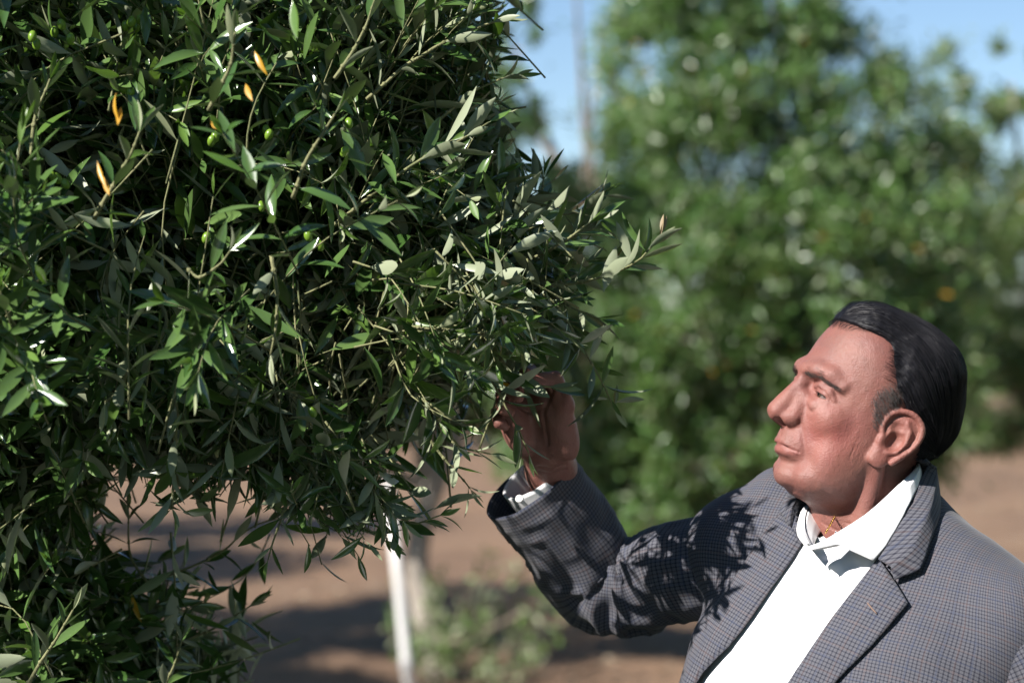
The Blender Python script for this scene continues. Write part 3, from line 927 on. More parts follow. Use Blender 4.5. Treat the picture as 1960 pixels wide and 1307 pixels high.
# single twigs with their leaves
twig_obj = {}
for h, c in enumerate(hero_pts):
    sp = Soup(); o = c[0]
    rr = .0015 * np.linspace(1.35, .6, len(c)) * (1.3 if HERO[h][1] > .055 else 1.0)
    sp.tube(c - o, rr, 6)
    for k in range(2, len(c) - 1, 3):      # swollen nodes
        dd = unit(c[k + 1] - c[k])
        sp.tube([c[k] - o - dd * .003, c[k] - o, c[k] - o + dd * .003], [rr[k] * .9, rr[k] * 1.55, rr[k] * .9], 6)
    t = link('twig', sp.mesh('twig'), M['twig'], tree)
    t.location = o - TB
    twig_obj[h] = t
leaf_me = {}
for i in np.where(single)[0]:
    key = (int(LVAR[i]), int(LM[i]))
    if key not in leaf_me:
        v, f = VARS[key[0]]
        leaf_me[key] = mesh_arrays('leaf', v, f)
        leaf_me[key].materials.append(MATS[key[1]])
    o = bpy.data.objects.new('leaf', leaf_me[key]); COL.objects.link(o)
    par = twig_obj.get(int(LH[i]))
    org = TB if par is None else TB + np.array(par.location)
    o.parent = tree if par is None else par
    m4 = Matrix.Identity(4)
    for r in range(3):
        m4[r][0] = LD[i, r] * LL[i]; m4[r][1] = LS[i, r] * LL[i]; m4[r][2] = LN[i, r] * LL[i]; m4[r][3] = LP[i, r] - org[r]
    o.matrix_local = m4
# the crown goes on above and to the left of the picture, enlarged overhead to block sky light
upr = np.random.default_rng(19)
pos, d = foliage_points([((-.95, .95, 2.75), (.70, .70, .65), 9000, 70), ((-1.55, .55, 2.15), (.75, .75, .85), 9000, 70), ((-1.25, 1.25, 1.75), (.55, .5, .6), 5000, 50), ((-.35, 1.10, 3.05), (.80, .70, .55), 9000, 60), ((-1.1, .5, 3.1), (.8, .5, .6), 6000, 50)], upr)
v, t = leaf_quads(pos, d, upr.normal(size=pos.shape) * .7 + [0, 0, .6], .075 * upr.uniform(.7, 1.2, len(pos)), .021 * upr.uniform(.8, 1.2, len(pos)))
me = mesh_arrays('upper_foliage', v - TB, t, False)
link('upper_foliage', me, M['leaf_far'], tree, kind='stuff')
# small green olives among the leaves
u_, v_ = np.meshgrid(np.linspace(0, np.pi, 8), np.arange(10) / 10 * 2 * np.pi, indexing='ij')
ov = np.stack([.0048 * np.sin(u_) * np.cos(v_), .0048 * np.sin(u_) * np.sin(v_), .0068 * np.cos(u_)], -1).reshape(-1, 3)
ome = mesh_arrays('olive', ov, grid_faces(8, 10, True)); ome.materials.append(M['olive'])
OLV = [(62, 70), (70, 85), (104, 62), (118, 48), (240, 50), (252, 42), (262, 52), (268, 38), (100, 338), (110, 342), (125, 352), (135, 75), (405, 270), (412, 262), (510, 250), (515, 258), (235, 170), (250, 178),
       (598, 788), (355, 575), (380, 640), (395, 455), (660, 290), (668, 236), (590, 452), (500, 395), (612, 470)]
for (x, y) in OLV:
    o = bpy.data.objects.new('olive', ome); COL.objects.link(o); o.parent = tree
    o.location = P(x, y, -.19 + .1 * rng.random()) - TB
    o.rotation_euler = tuple(rng.uniform(-.5, .5, 3))

# ================================================================== the man
# ---- materials
m, nt, b, out = new_mat('skin')
at = N(nt, 'ShaderNodeVertexColor'); at.layer_name = 'skin'
n1 = noise_n(nt, 55, 4, .6); n2 = noise_n(nt, 300, 4, .65); n3 = noise_n(nt, 620, 3, .6); n4 = noise_n(nt, 130, 2, .4); n5 = noise_n(nt, 24, 3, .6)
c = mix_n(nt, ramp_n(nt, n1, [(.38, (0, 0, 0)), (.70, (.5, .5, .5))]), at.outputs[0], (.27, .092, .072))
c = mix_n(nt, ramp_n(nt, n2, [(.56, (0, 0, 0)), (.72, (.5, .5, .5))]), c, (.135, .058, .044))
c = mix_n(nt, ramp_n(nt, n4, [(.70, (0, 0, 0)), (.76, (.45, .45, .45))]), c, (.11, .05, .036))
c = mix_n(nt, ramp_n(nt, n5, [(.45, (0, 0, 0)), (.70, (.45, .45, .45))]), c, (.27, .128, .096))
nt.links.new(c, b.inputs['Base Color'])
b.inputs['Subsurface Weight'].default_value = .06
b.inputs['Subsurface Radius'].default_value = (1.0, .35, .2)
b.inputs['Subsurface Scale'].default_value = .004
nt.links.new(math_n(nt, 'MULTIPLY_ADD', n2, .42, .28), b.inputs['Roughness'])
b.inputs['Specular IOR Level'].default_value = .44
bump_n(nt, math_n(nt, 'ADD', math_n(nt, 'MULTIPLY', n2, .5), math_n(nt, 'MULTIPLY', n3, 1.2)), .42, .0017, b)
M['skin'] = m
M['hair'] = simple_mat('black_hair', (.005, .005, .008), .55, Specular_IOR_Level=.25)[0]
M['strand'] = simple_mat('black_hair_strand', (.012, .011, .014), .38, Specular_IOR_Level=.5)[0]
M['hair_grey'] = simple_mat('grey_hair', (.115, .10, .095), .45)[0]
M['brow'] = simple_mat('brow_hair', (.030, .022, .018), .5)[0]
m, nt, b = simple_mat('eyeball', (.75, .70, .66), .12)
tc = N(nt, 'ShaderNodeTexCoord'); sx = N(nt, 'ShaderNodeSeparateXYZ'); nt.links.new(tc.outputs['Object'], sx.inputs[0])
nt.links.new(ramp_n(nt, math_n(nt, 'DIVIDE', sx.outputs[0], .0123), [(.0, (.20, .15, .14)), (.862, (.20, .15, .14)), (.872, (.05, .03, .02)), (.972, (.07, .04, .025)), (.976, (.005, .005, .005))]), b.inputs['Base Color'])  # sclera colour darkened to stand in for shade under the lids
M['eye'] = m

def check_mat(name, dark=1.0):
    m, nt, b, out = new_mat(name)
    tc = N(nt, 'ShaderNodeTexCoord'); sx = N(nt, 'ShaderNodeSeparateXYZ'); nt.links.new(tc.outputs['UV'], sx.inputs[0])
    def stripes(coord, pitch, width, soft=.10, ph=0.0):
        f = math_n(nt, 'FRACT', math_n(nt, 'ADD', math_n(nt, 'DIVIDE', coord, pitch), ph))
        dd = math_n(nt, 'ABSOLUTE', math_n(nt, 'SUBTRACT', f, .5))
        return math_n(nt, 'MULTIPLY_ADD', dd, -1 / soft, (width / 2) / soft + .5, clamp=True)
    u, v = sx.outputs[0], sx.outputs[1]
    def fine(c): return math_n(nt, 'ADD', math_n(nt, 'MULTIPLY', stripes(c, .0046, .36, .08), 1.0), math_n(nt, 'MULTIPLY', stripes(c, .0046, .2, .07, .5), .22))
    su, sv = fine(u), fine(v)
    blk = math_n(nt, 'MULTIPLY', math_n(nt, 'ADD', su, sv), .55, clamp=True)
    col = mix_n(nt, blk, (.128, .130, .150), (.003, .005, .017))
    for co, ph in ((u, .1), (v, .4)):
        col = mix_n(nt, math_n(nt, 'MULTIPLY', stripes(co, 0.0312, .07, .02, ph), .15), col, (.20, .105, .07))
        col = mix_n(nt, math_n(nt, 'MULTIPLY', stripes(co, 0.0312, .07, .02, ph + .5), .3), col, (.03, .05, .11))
    nz = noise_n(nt, 900, 3, .6); n0 = noise_n(nt, 14, 3, .5)
    col = mix_n(nt, math_n(nt, 'MULTIPLY', nz, .35), col, (.085, .082, .095))
    col = mix_n(nt, math_n(nt, 'MULTIPLY', n0, .18), col, (.055, .055, .07))
    nt.links.new(col, b.inputs['Base Color'])
    b.inputs['Roughness'].default_value = .85
    b.inputs['Specular IOR Level'].default_value = .2
    b.inputs['Sheen Weight'].default_value = .12
    bump_n(nt, math_n(nt, 'ADD', nz, math_n(nt, 'MULTIPLY', math_n(nt, 'ADD', su, sv), .3)), .25, .0006, b)
    return m
M['check'] = check_mat('checked_wool')
m, nt, b = simple_mat('white_shirt_cotton', (.82, .82, .83), .75)
nz = noise_n(nt, 1400, 2, .5); bump_n(nt, nz, .15, .0004, b)
b.inputs['Subsurface Weight'].default_value = .0
M['shirt'] = m
M['trouser'] = simple_mat('dark_trouser_wool', (.035, .036, .045), .85)[0]
M['shoe'] = simple_mat('black_shoe_leather', (.02, .017, .015), .35)[0]
M['gold'] = simple_mat('gold_chain', (.75, .50, .14), .28, Metallic=1.0)[0]
M['thread'] = simple_mat('buttonhole_thread', (.20, .13, .10), .8)[0]
M['button'] = simple_mat('dark_horn_button', (.03, .025, .025), .3)[0]
M['pearl'] = simple_mat('pearl_button', (.78, .77, .75), .25)[0]

# ---- head, modelled in millimetres: X forward, Y to his left, Z up, origin between the ear canals
HH = 1.3
H = Field((-118, -4 * HH, -185), (142, 106, 150), HH)
X, Y, Z = H.coords()
Yp = np.abs(Y)
zk = np.array([-100, -93, -88, -80, -72, -66, -60, -52, -44, -36, -28, -15, 0, 15, 30, 46, 60, 76, 95, 110, 120, 130.])
xf = np.array([60, 72, 82, 90, 90.5, 88.5, 92, 97, 99.5, 100.5, 101, 101, 100.5, 100.5, 102, 107, 104.5, 98, 88, 72, 55, 30.])
ww = np.array([30, 40, 46, 53, 57.5, 60, 62, 64, 66, 67.5, 69, 71, 72, 72, 71.5, 71, 72, 71, 64, 54, 44, 25.])
nn = np.array([1.8, 1.8, 1.8, 1.8, 1.75, 1.7, 1.68, 1.65, 1.65, 1.65, 1.65, 1.68, 1.72, 1.78, 1.85, 2.0, 2.1, 2.2, 2.2, 2.1, 2.0, 2.0])
def ip(a): return np.interp(H.ax[2], zk, a)[None, None, :]
XF, WZ, NZ = ip(xf), ip(ww), ip(nn)
xc = 12.0
ax_ = np.maximum(X - xc, 0) / (XF - xc) + np.maximum(xc - X, 0) / 42.0
rho = (ax_ ** NZ + (Yp / WZ) ** NZ + 1e-9) ** (1 / NZ)
face = ((rho - 1) * 58.0).astype(np.float32)
face = smax(face, np.broadcast_to((-96.0 - Z) + np.maximum(0, X - 60) * .25, face.shape).astype(np.float32), 14)
face = smax(face, np.broadcast_to(Z - 116.0, face.shape).astype(np.float32), 30)
H.f = face
# cranium
H.ell((-6, 0, 46), (95, 76, 82), 14)
H.ell((-34, 0, 36), (62, 66, 56), 14)
H.ell((42, 0, 78), (50, 58, 46), 16)
# neck and throat
nb0, nb1 = np.array([-28, 0, -45.]), np.array([-88, 0, -165.])
H.cone(nb0, nb1, 55, 60, 16)
H.cone((-12, 0, -72), (-62, 0, -160), 36, 42, 16)
H.ell((30, 0, -78), (38, 34, 18), 12)            # flesh under the chin
H.cone((-4, 62, -20), (-40, 44, -150), 10, 12, 12)  # neck cord under the ear
# brow, cheek, jaw, chin, muzzle
H.chain([(103, 4, 41), (98, 22, 44), (88, 38, 43), (74, 52, 36)], [5.0, 5.2, 5.2, 2.5], 12)
H.ell((64, 40, -3), (21, 18, 18), 16)
H.ell((40, 46, -48), (28, 14, 28), 16)
H.ell((58, 32, -74), (22, 14, 14), 14)
H.ell((78, 0, -81), (14, 19, 11.5), 9)
H.ell((82, 0, -44), (19, 27, 19), 10)
# eye sockets
H.ell((102, 31, 23), (15, 19, 11), 8, 'sub')
H.ell((101, 13, 26), (9, 8, 9), 7, 'sub')
EYE = np.array([77.5, 32.5, 20.0]); ER = 12.3
H.ell(EYE, (14.6, 15.2, 14.0), 4)                   # lids
H.chain([(91.5, 20, 26.5), (91.5, 32, 29.0), (83, 44, 25), (76, 50, 18)], [2.3, 3.2, 3.2, 1.5], 4)  # hooded fold above the eye
H.chain([(91, 20, 9), (89, 32, 6), (81, 43, 9)], [3.0, 4.4, 3.0], 6)            # bag under the eye
H.ell((91.0, 34.0, 17.8), (11.5, 13.5, 1.9), 1.5, 'sub', rot=Matrix.Rotation(math.radians(7), 3, 'X'))   # the slit between the lids
# nose
H.cone((97.5, 0, 31), (112.0, 0, -12), 8.2, 11.8, 6)
H.cone((104, 0, 8), (115.0, 0, -15), 9.0, 11.2, 5)
H.ell((117.0, 4.0, -16.5), (8.4, 7, 8), 4)
H.ell((103.5, 12.0, -19.5), (10.5, 7.0, 8), 5)
H.cone((96, 9, 10), (100, 15, -14), 7, 8, 7)
H.cone((119, 0, -23), (104, 0, -27), 4.0, 4.5, 3)
H.ell((112, 8.2, -28), (8.5, 4.0, 7), 2.0, 'sub')
# lips
H.chain([(101.5, 0, -45.0), (98.0, 12, -46.5), (88, 25.5, -50)], [3.6, 3.2, 1.6], 3.5)
H.chain([(98.0, 0, -55.5), (94, 12, -55), (87, 24.5, -51.5)], [4.4, 4.0, 1.6], 3.5)
H.ell((106, 0, -37), (4, 2.2, 7), 2.5, 'sub')
# ear: flat plate, rolled rim, inner ridge, bowl, lobe, tragus
def EP(x, z, out=0.0):
    x, z = (x + 6) * .95 - 6, (z - 2) * .95 + 2
    return np.array([x, 77.0 - .37 * x + out, z])
eu = unit(np.array([1, -.37, 0])); ev = np.array([0, 0, 1.0]); ew = unit(np.cross(ev, eu)) * -1
ew = ew if ew[1] > 0 else -ew
tl = math.radians(14); e1 = unit(eu * math.cos(tl) + ev * math.sin(tl)); e2 = unit(ev * math.cos(tl) - eu * math.sin(tl))
ROT = np.array([e1, ew, e2])
H.ell(EP(-9, 6, -1.5), (19.5, 4.2, 32), 2.5, 'add', ROT)
H.ell(EP(-7, 4, -8), (13, 9, 24), 6, 'add', ROT)
rim = [(9, 3), (12.5, 14), (11, 26), (4, 35), (-8, 39.5), (-20, 37), (-29, 28), (-31, 15), (-27, 1), (-19, -13), (-12, -24)]
rim = smooth_poly(np.array(rim, float), 26)
H.chain([EP(x, z, 1.8) for x, z in rim], np.interp(np.linspace(0, 1, 26), [0, .2, .6, 1], [2.3, 3.1, 3.5, 3.1]), 1.6)
H.ell(EP(2, -25, .0), (9.5, 5.0, 10.5), 4, 'add', ROT)
H.cone(EP(6, -14, -2), EP(8, -26, -3), 5.5, 6.0, 5)
H.chain([EP(-12, 28, 1.0), EP(-18, 17, 1.8), EP(-18, 4, 2.2), EP(-12, -9, 2.0), EP(-2, -15, 1.6)], [2.4, 3.0, 3.2, 3.2, 3.2], 2.4)
H.ell(EP(-5, 2, 4.5), (9.5, 8.0, 13), 2.2, 'sub', ROT)
H.ell(EP(-2, 18, 4), (8, 5.0, 7), 2.2, 'sub', ROT)
H.chain([EP(-22, 27, 5.5), EP(-25, 12, 5.5), EP(-21, -3, 5)], [2.2, 2.4, 1.6], 1.5, 'sub')
H.ell(EP(8.5, -3, .8), (4.5, 4.2, 7.5), 3, 'add')
hv, hq = H.surface()
# mirror: keep Y >= 0 half and its reflection (the field runs a little past the mid plane, so clip there)
cen = hv[hq].mean(1)
hq = hq[cen[:, 1] > -HH * .5]
hv[:, 1] = np.where(hv[:, 1] < HH * .55, 0.0, hv[:, 1])
used = np.unique(hq); remap = np.full(len(hv), -1); remap[used] = np.arange(len(used))
hv = hv[used]; hq = remap[hq]
onm = hv[:, 1] == 0
mir = np.arange(len(hv)); mir[~onm] = len(hv) + np.arange((~onm).sum())
hv2 = np.vstack([hv, hv[~onm] * [1, -1, 1]])
hq2 = np.vstack([hq, mir[hq][:, ::-1]])
bad = (hq2[:, 0] == hq2[:, 1]) | (hq2[:, 1] == hq2[:, 2]) | (hq2[:, 2] == hq2[:, 3]) | (hq2[:, 3] == hq2[:, 0])
area = np.linalg.norm(np.cross(hv2[hq2[:, 2]] - hv2[hq2[:, 0]], hv2[hq2[:, 3]] - hv2[hq2[:, 1]]), axis=1)
hq2 = hq2[area > 1e-6]
hv2 = relax(hv2, hq2, 2, .45)
hn = vnormals(hv2, hq2)
# fine creases, cut along lines that follow the face (mirrored in Y)
Q = hv2 * [1, 1, 1]; Q[:, 1] = np.abs(Q[:, 1])
disp = np.zeros(len(Q))
def crease(line, width, depth, taper=True, lift=0.0):
    global disp
    dd, t = polydist(Q, line)
    w = np.sin(np.clip(t, .02, .98) * np.pi) ** .5 if taper else 1.0
    disp = disp - 1.45 * depth * w * np.exp(-(dd / width) ** 2) + lift * w * np.exp(-((dd - 2.2 * width) / (1.4 * width)) ** 2)
crease([(107, 0, -50.2), (101, 12, -50.6), (91, 24, -50.2), (87, 27.5, -50.0)], 1.4, 2.2, False)
crease([(96, 20, -14), (92, 27, -26), (86, 33, -40), (80, 35, -54)], 3.0, 1.15, True, .4)
crease([(82, 33, -58), (75, 36, -72)], 3.5, .4)
crease([(97, 17, 24), (95, 28, 25.2), (88, 42, 23.5), (79, 49, 17)], 1.3, 1.3)
crease([(92, 22, 3), (88, 33, -1.5), (78, 45, 2)], 2.4, 1.0, True, .4)
for k in range(4):
    crease([(74, 49, 16 - 4 * k), (64, 57, 17 - 7.5 * k)], 1.1, .65)
for k, zz in enumerate((66, 78, 90)):
    crease([(104 - (zz - 60) * .5, 4, zz), (92 - (zz - 60) * .3, 32, zz + 3), (70, 52, zz - 2)], 1.8, .28)
crease([(103, 6, 36), (104, 5, 46)], 1.6, .8)
for k in range(3):
    crease([(22 + 5 * k, 70 - 1.5 * k, 2 - 2 * k), (24 + 4 * k, 66, -24 - 6 * k), (16 + 4 * k, 62, -44)], 1.3, .35)
for k in range(5):
    crease([(20 - 8 * k, 10, -104 - 9 * k), (0 - 8 * k, 36, -106 - 10 * k), (-30 - 8 * k, 56, -98 - 11 * k)], 1.8, .7)
crease([(95, 0, -68), (90, 14, -66), (80, 26, -60)], 3.5, 1.0)
disp += .22 * vnoise(hv2, .10, 31) + .12 * vnoise(hv2, .32, 32)
hv2 = hv2 + hn * disp[:, None]
# pigment: redder cheeks, nose, ears; paler under the eye; lips; shaven beard; tanned throat
def blob(c, r): return np.exp(-np.sum(((Q - np.array(c)) / np.array(r)) ** 2, 1))
base = np.array([.232, .098, .082])
col = np.tile(base, (len(Q), 1))
def tint(w, c):
    global col
    w = np.clip(w, 0, 1)[:, None]; col = col * (1 - w) + np.array(c) * w
tint(.6 * blob((66, 50, -24), (38, 28, 40)), (.33, .080, .072))
tint(.35 * blob((45, 60, -30), (30, 24, 26)), (.29, .090, .072))
tint(.6 * blob((116, 0, -12), (16, 20, 18)), (.31, .115, .092))
tint(.7 * blob((-10, 82, 8), (30, 16, 40)), (.27, .090, .070))
tint(.6 * blob((86, 35, 4), (12, 14, 8)), (.34, .18, .155))
tint(.75 * blob((85, 25, 78), (40, 60, 34)), (.185, .088, .075))
beard = np.clip(blob((86, 10, -68), (26, 40, 26)) + blob((50, 50, -70), (40, 26, 24)) + .8 * blob((102, 8, -38), (10, 20, 8)), 0, 1)
tint(.28 * beard, (.21, .130, .108))
lipm = np.minimum(polydist(Q, [(104, 0, -47.3), (98, 13, -48.5), (88, 25, -50.2)])[0] / 3.6, polydist(Q, [(101, 0, -54.5), (95, 13, -54), (88, 24, -51.2)])[0] / 4.6)
tint(.75 * np.exp(-lipm ** 4), (.29, .10, .088))
tint(.45 * blob((0, 30, -130), (50, 60, 40)), (.26, .098, .074))
rv = RNG.random((60, 2))
HEAD_Y, HEAD_P, HEAD_R = math.radians(20), math.radians(22), math.radians(6)
def head_matrix():
    f0 = np.array([-math.cos(HEAD_Y), -math.sin(HEAD_Y), 0]); l0 = np.array([math.sin(HEAD_Y), -math.cos(HEAD_Y), 0]); u0 = np.array([0, 0, 1.0])
    f1 = f0 * math.cos(HEAD_P) + u0 * math.sin(HEAD_P); u1 = u0 * math.cos(HEAD_P) - f0 * math.sin(HEAD_P)
    l2 = l0 * math.cos(HEAD_R) - u1 * math.sin(HEAD_R); u2 = u1 * math.cos(HEAD_R) + l0 * math.sin(HEAD_R)
    return np.array([f1, l2, u2])       # rows: forward, left, up
HM = head_matrix()
HO = np.array([.401, 0.0, 1.576])
def head_w(p):
    p = np.array(p, float).reshape(-1, 3)
    t = np.clip((p[:, 0] - 10) / 90, 0, 1); t = t * t * (3 - 2 * t)
    p[:, 0] -= t * np.interp(p[:, 2], [-100, -80, -50, -20, 0, 30, 50, 60, 76, 95, 110, 130], [17, 16.5, 14.5, 11, 9.5, 10, 12.5, 14.5, 15, 14, 9.5, 5])   # face a little flatter than first modelled
    return HO + (p * .001) @ HM
head_v = head_w(hv2)

# ---- hand and forearm (world metres)
HG = Field((-.09, -.02, 1.40), (.12, .20, 1.69), .0013)
wr = P(1054, 895, .146)
elbow = P(1168, 1128, .225)
HG.cone(wr, P(1062, 985, .192), .0255, .031, .01)
HG.ell(wr, (.030, .024, .03), .01)
palm_c = P(1024, 805, .094)
HG.cone(P(1036, 845, .108), wr, .027, .025, .014)
HG.cone(P(1052, 858, .105), wr, .024, .024, .014)
pu = unit(P(1010, 745, .09) - P(1052, 885, .11))           # palm axis
pn = unit(np.array([-.10, -1, .12]) - pu * np.dot(np.array([-.10, -1, .12]), pu)); ps = np.cross(pu, pn)
HG.ell(palm_c, (.041, .017, .050), .012, 'add', np.array([ps, pn, pu]))
HG.ell(P(1066, 806, .078), (.021, .019, .042), .014, 'add', np.array([ps, pn, unit(P(1082, 770, .06) - P(1062, 860, .09))]))   # thumb ball
HG.ell(P(985, 815, .078), (.017, .015, .036), .010, 'add', np.array([ps, pn, pu]))      # outer heel
fing = {
    'thumb': ([P(1070, 850, .088), P(1080, 775, .062), P(1062, 727, .044), P(1022, 727, .028)], [.0165, .0135, .0115, .0088]),
    'index': ([P(1046, 752, .100), P(1022, 712, .066), P(1006, 716, .038), P(1008, 735, .022)], [.0120, .0102, .0088, .0072]),
    'middle': ([P(1018, 754, .104), P(986, 726, .062), P(980, 748, .036), P(992, 760, .030)], [.0120, .0104, .0090, .0074]),
    'ring': ([P(990, 766, .104), P(962, 756, .066), P(962, 780, .040), P(976, 788, .044)], [.0114, .0098, .0086, .0070]),
    'pinky': ([P(966, 788, .102), P(952, 790, .072), P(955, 809, .052), P(967, 816, .056)], [.0100, .0086, .0076, .0062]),
}
for k, (pts, rs) in fing.items():
    before = HG.f.copy()
    G2 = Field.__new__(Field); G2.__dict__.update(HG.__dict__); G2.f = np.full(HG.n, 1e3, np.float32)
    G2.chain(pts, [r_ * .92 for r_ in rs], .002)
    HG.f = smin(before, G2.f, .0022 if k != 'thumb' else .008)
gv2, gq2 = HG.surface()
gv2 = relax(gv2, gq2, 2, .45)
gn2 = vnormals(gv2, gq2)
gd = np.zeros(len(gv2))
for ln, w, dp in (([P(1060, 740, .07), P(1040, 790, .06), P(1048, 850, .07)], .0022, .0022), ([P(985, 770, .08), P(1010, 790, .07), P(1040, 785, .065)], .0018, .0014),
                  ([P(1030, 893, .09), P(1055, 898, .085), P(1085, 890, .09)], .0014, .0012), ([P(1030, 903, .09), P(1055, 908, .085), P(1085, 900, .09)], .0014, .0010)):
    dd, _ = polydist(gv2, [np.array([q[0], q[2]]) for q in []] or ln) if False else polydist(gv2[:, [0, 2]], [np.array([q[0], q[2]]) for q in ln])
    gd -= dp * np.exp(-(dd / w) ** 2) * (gn2[:, 1] < 0)
gd += .0004 * vnoise(gv2 * 1000, .15, 40)
gv2 = gv2 + gn2 * gd[:, None]
gcol = np.tile(np.array([.27, .125, .100]), (len(gv2), 1))
for k, (pts, rs) in fing.items():
    w = np.exp(-(np.linalg.norm(gv2 - pts[-1], axis=1) / .013) ** 2)[:, None] * .5
    gcol = gcol * (1 - w) + np.array([.30, .115, .098]) * w

# ---- torso frame and clothed volume
TA = math.radians(48)
TF = np.array([-math.cos(TA), -math.sin(TA), 0]); TLf = np.array([math.sin(TA), -math.cos(TA), 0])
TC = np.array([.412, .0, 0.0])
def tors(l, f, z): return TC + TLf * l + TF * f + np.array([0, 0, z])
TFd = Field((.02, -.42, .74), (.82, .40, 1.56), .0065)
X, Y, Z = TFd.coords()
lz = (X - TC[0]) * TLf[0] + (Y - TC[1]) * TLf[1]; fz = (X - TC[0]) * TF[0] + (Y - TC[1]) * TF[1]
tz = np.array([.74, .90, 1.05, 1.18, 1.27, 1.34, 1.39, 1.43, 1.465, 1.50, 1.56])
tw = np.array([.225, .222, .222, .226, .226, .215, .190, .150, .105, .078, .05])
td = np.array([.185, .195, .195, .182, .162, .138, .115, .092, .078, .070, .05])
tb = np.array([.140, .130, .125, .128, .130, .128, .118, .105, .092, .078, .05])
tcf = np.array([.035, .035, .032, .026, .020, .012, .004, .0, -.004, -.004, -.004])
def tp(a): return np.interp(TFd.ax[2], tz, a)[None, None, :]
fr = fz - tp(tcf)
dd = np.where(fr > 0, fr / tp(td), -fr / tp(tb))
rho = (dd ** 2.2 + np.abs(lz / tp(tw)) ** 2.2 + 1e-9) ** (1 / 2.2)
TFd.f = ((rho - 1) * .13 + 0 * Z).astype(np.float32)
FS, NS = tors(-.172, .012, 1.428), tors(.185, .0, 1.362)      # far (raised) and near shoulder
TFd.cone(tors(-.05, -.01, 1.435), FS, .066, .067, .03)
TFd.cone(tors(.05, -.012, 1.432), NS, .070, .070, .03)
TFd.cone(FS + [.01, 0, .0], P(1500, 962, .095), .060, .046, .03)
body_f = TFd.f.copy()
jv, jq = TFd.surface()
jv = relax(jv, jq, 3, .5)
jn = vnormals(jv, jq)
BV = BVHTree.FromPolygons([Vector(p) for p in jv], [tuple(int(i) for i in q) for q in jq])
CAMP = Vector((0, -CAM_D, CAM_Z))
def on_torso(px, py, off=0.0, y=None):
    """where the sight line of a photo point meets the clothed torso, lifted by off; never behind depth y"""
    d = (Vector(P(px, py, 0)) - CAMP).normalized()
    hit, nrm, _, _ = BV.ray_cast(CAMP, d)
    if hit is None or (y is not None and hit.y > y):
        return P(px, py, y if y is not None else 0.0), np.array([0, -1.0, 0])
    if nrm.dot(d) > 0: nrm = -nrm
    q = np.array(hit + nrm * off)
    return q, np.array(nrm)

# wool folds on the torso
pp = jv.copy()
fold = .0022 * vnoise(pp * [1, 1, .6], 16, 50) + .0012 * vnoise(pp, 38, 51)
jv = jv + jn * fold[:, None]
# opening of the jacket (in photo points projected on the front)
NEAR_FOLD = [(1681, 1069), (1627, 1139), (1588, 1190), (1549, 1248), (1510, 1307)]
FAR_FOLD = [(1535, 1042), (1518, 1066), (1471, 1131), (1433, 1186), (1394, 1236), (1332, 1306)]
OPEN = [(1560, 860), (1800, 860), (1785, 905), (1762, 960), (1712, 1030), (1686, 1066)] + [(x + 14, y + 4) for x, y in NEAR_FOLD[1:]] + [(1440, 1440), (1415, 1600), (1410, 1900), (1415, 2600), (1270, 2600), (1262, 1900), (1262, 1600), (1285, 1440)] + [(x - 14, y - 4) for x, y in FAR_FOLD[::-1]] + [(1530, 990)]
cen = jv[jq].mean(1)
nrmf = jn[jq].mean(1)
inside = in_poly(to_px(cen), OPEN) & (nrmf[:, 1] < .15)
top_hole = (cen[:, 2] > 1.47) & (np.hypot((cen - TC) @ TLf, (cen - TC) @ TF) < .085)
jq_keep = jq[~(inside | top_hole | (cen[:, 2] < .765))]
def torso_uv(p):
    l = (p - TC) @ TLf; f = (p - TC) @ TF
    w = np.clip((np.abs(l) - .11) / .1, 0, 1)
    return np.stack([l * 1.12 + np.sign(l) * np.clip(.08 - f, 0, .4) * w * w, p[:, 2] - .7 * f], -1)

person_me_parts = [(head_v, hq2, col), (gv2, gq2, gcol)]

# ---- hidden body under the clothes, so that the figure is whole
BG = Field((-.02, -.36, .05), (.82, .50, 1.50), .014)
BG.cone(tors(0, .02, 1.00), tors(0, .015, 1.26), .115, .115, .05)
BG.cone(tors(0, .0, 1.26), tors(0, -.015, 1.38), .105, .065, .05)
BG.cone(FS, elbow, .045, .038, .03); BG.cone(elbow, P(1062, 985, .192), .036, .030, .02)
BG.cone(tors(-.04, 0, 1.38), FS, .055, .048, .04); BG.cone(tors(.04, 0, 1.38), NS, .055, .048, .04)
ELN, WRN = tors(.245, -.02, 1.08), tors(.235, .07, .84)
BG.cone(NS, ELN, .048, .04, .03); BG.cone(ELN, WRN, .038, .026, .02)
for s in (-1, 1):
    BG.cone(tors(s * .09, .01, .95), tors(s * .10, .02, .50), .085, .058, .04)
    BG.cone(tors(s * .10, .02, .50), tors(s * .105, -.01, .09), .056, .036, .03)
bv, bq = BG.surface()
bv = relax(bv, bq, 2)
parts = person_me_parts + [(bv, bq, np.tile(base, (len(bv), 1)))]
# left hand, hanging below the frame
LG = Field(WRN - [.06, .06, .22], WRN + [.06, .06, .04], .003)
hc = WRN + np.array([-.004, -.006, -.085])
LG.cone(WRN, WRN - [0, 0, .03], .026, .027, .01)
LG.ell(hc + [0, 0, .03], (.022, .036, .052), .012)
for k in range(4):
    a0 = hc + np.array([.0, -.027 + .018 * k, -.012]); l = (.075, .084, .08, .064)[k]
    LG.chain([a0, a0 + [-.006, 0, -l * .5], a0 + [-.022, 0, -l]], [.010, .009, .0075], .005)
LG.chain([hc + [-.005, -.03, .045], hc + [-.018, -.046, .01], hc + [-.028, -.046, -.022]], [.013, .0115, .009], .006)
lv, lq = LG.surface(); lv = relax(lv, lq, 2)
parts.append((lv, lq, np.tile(np.array([.50, .225, .15]), (len(lv), 1))))
V_, Q_, C_, o_ = [], [], [], 0
for v, q, c in parts:
    V_.append(v); Q_.append(q + o_); C_.append(c); o_ += len(v)
PO = np.array([.41, .0, 0.0])
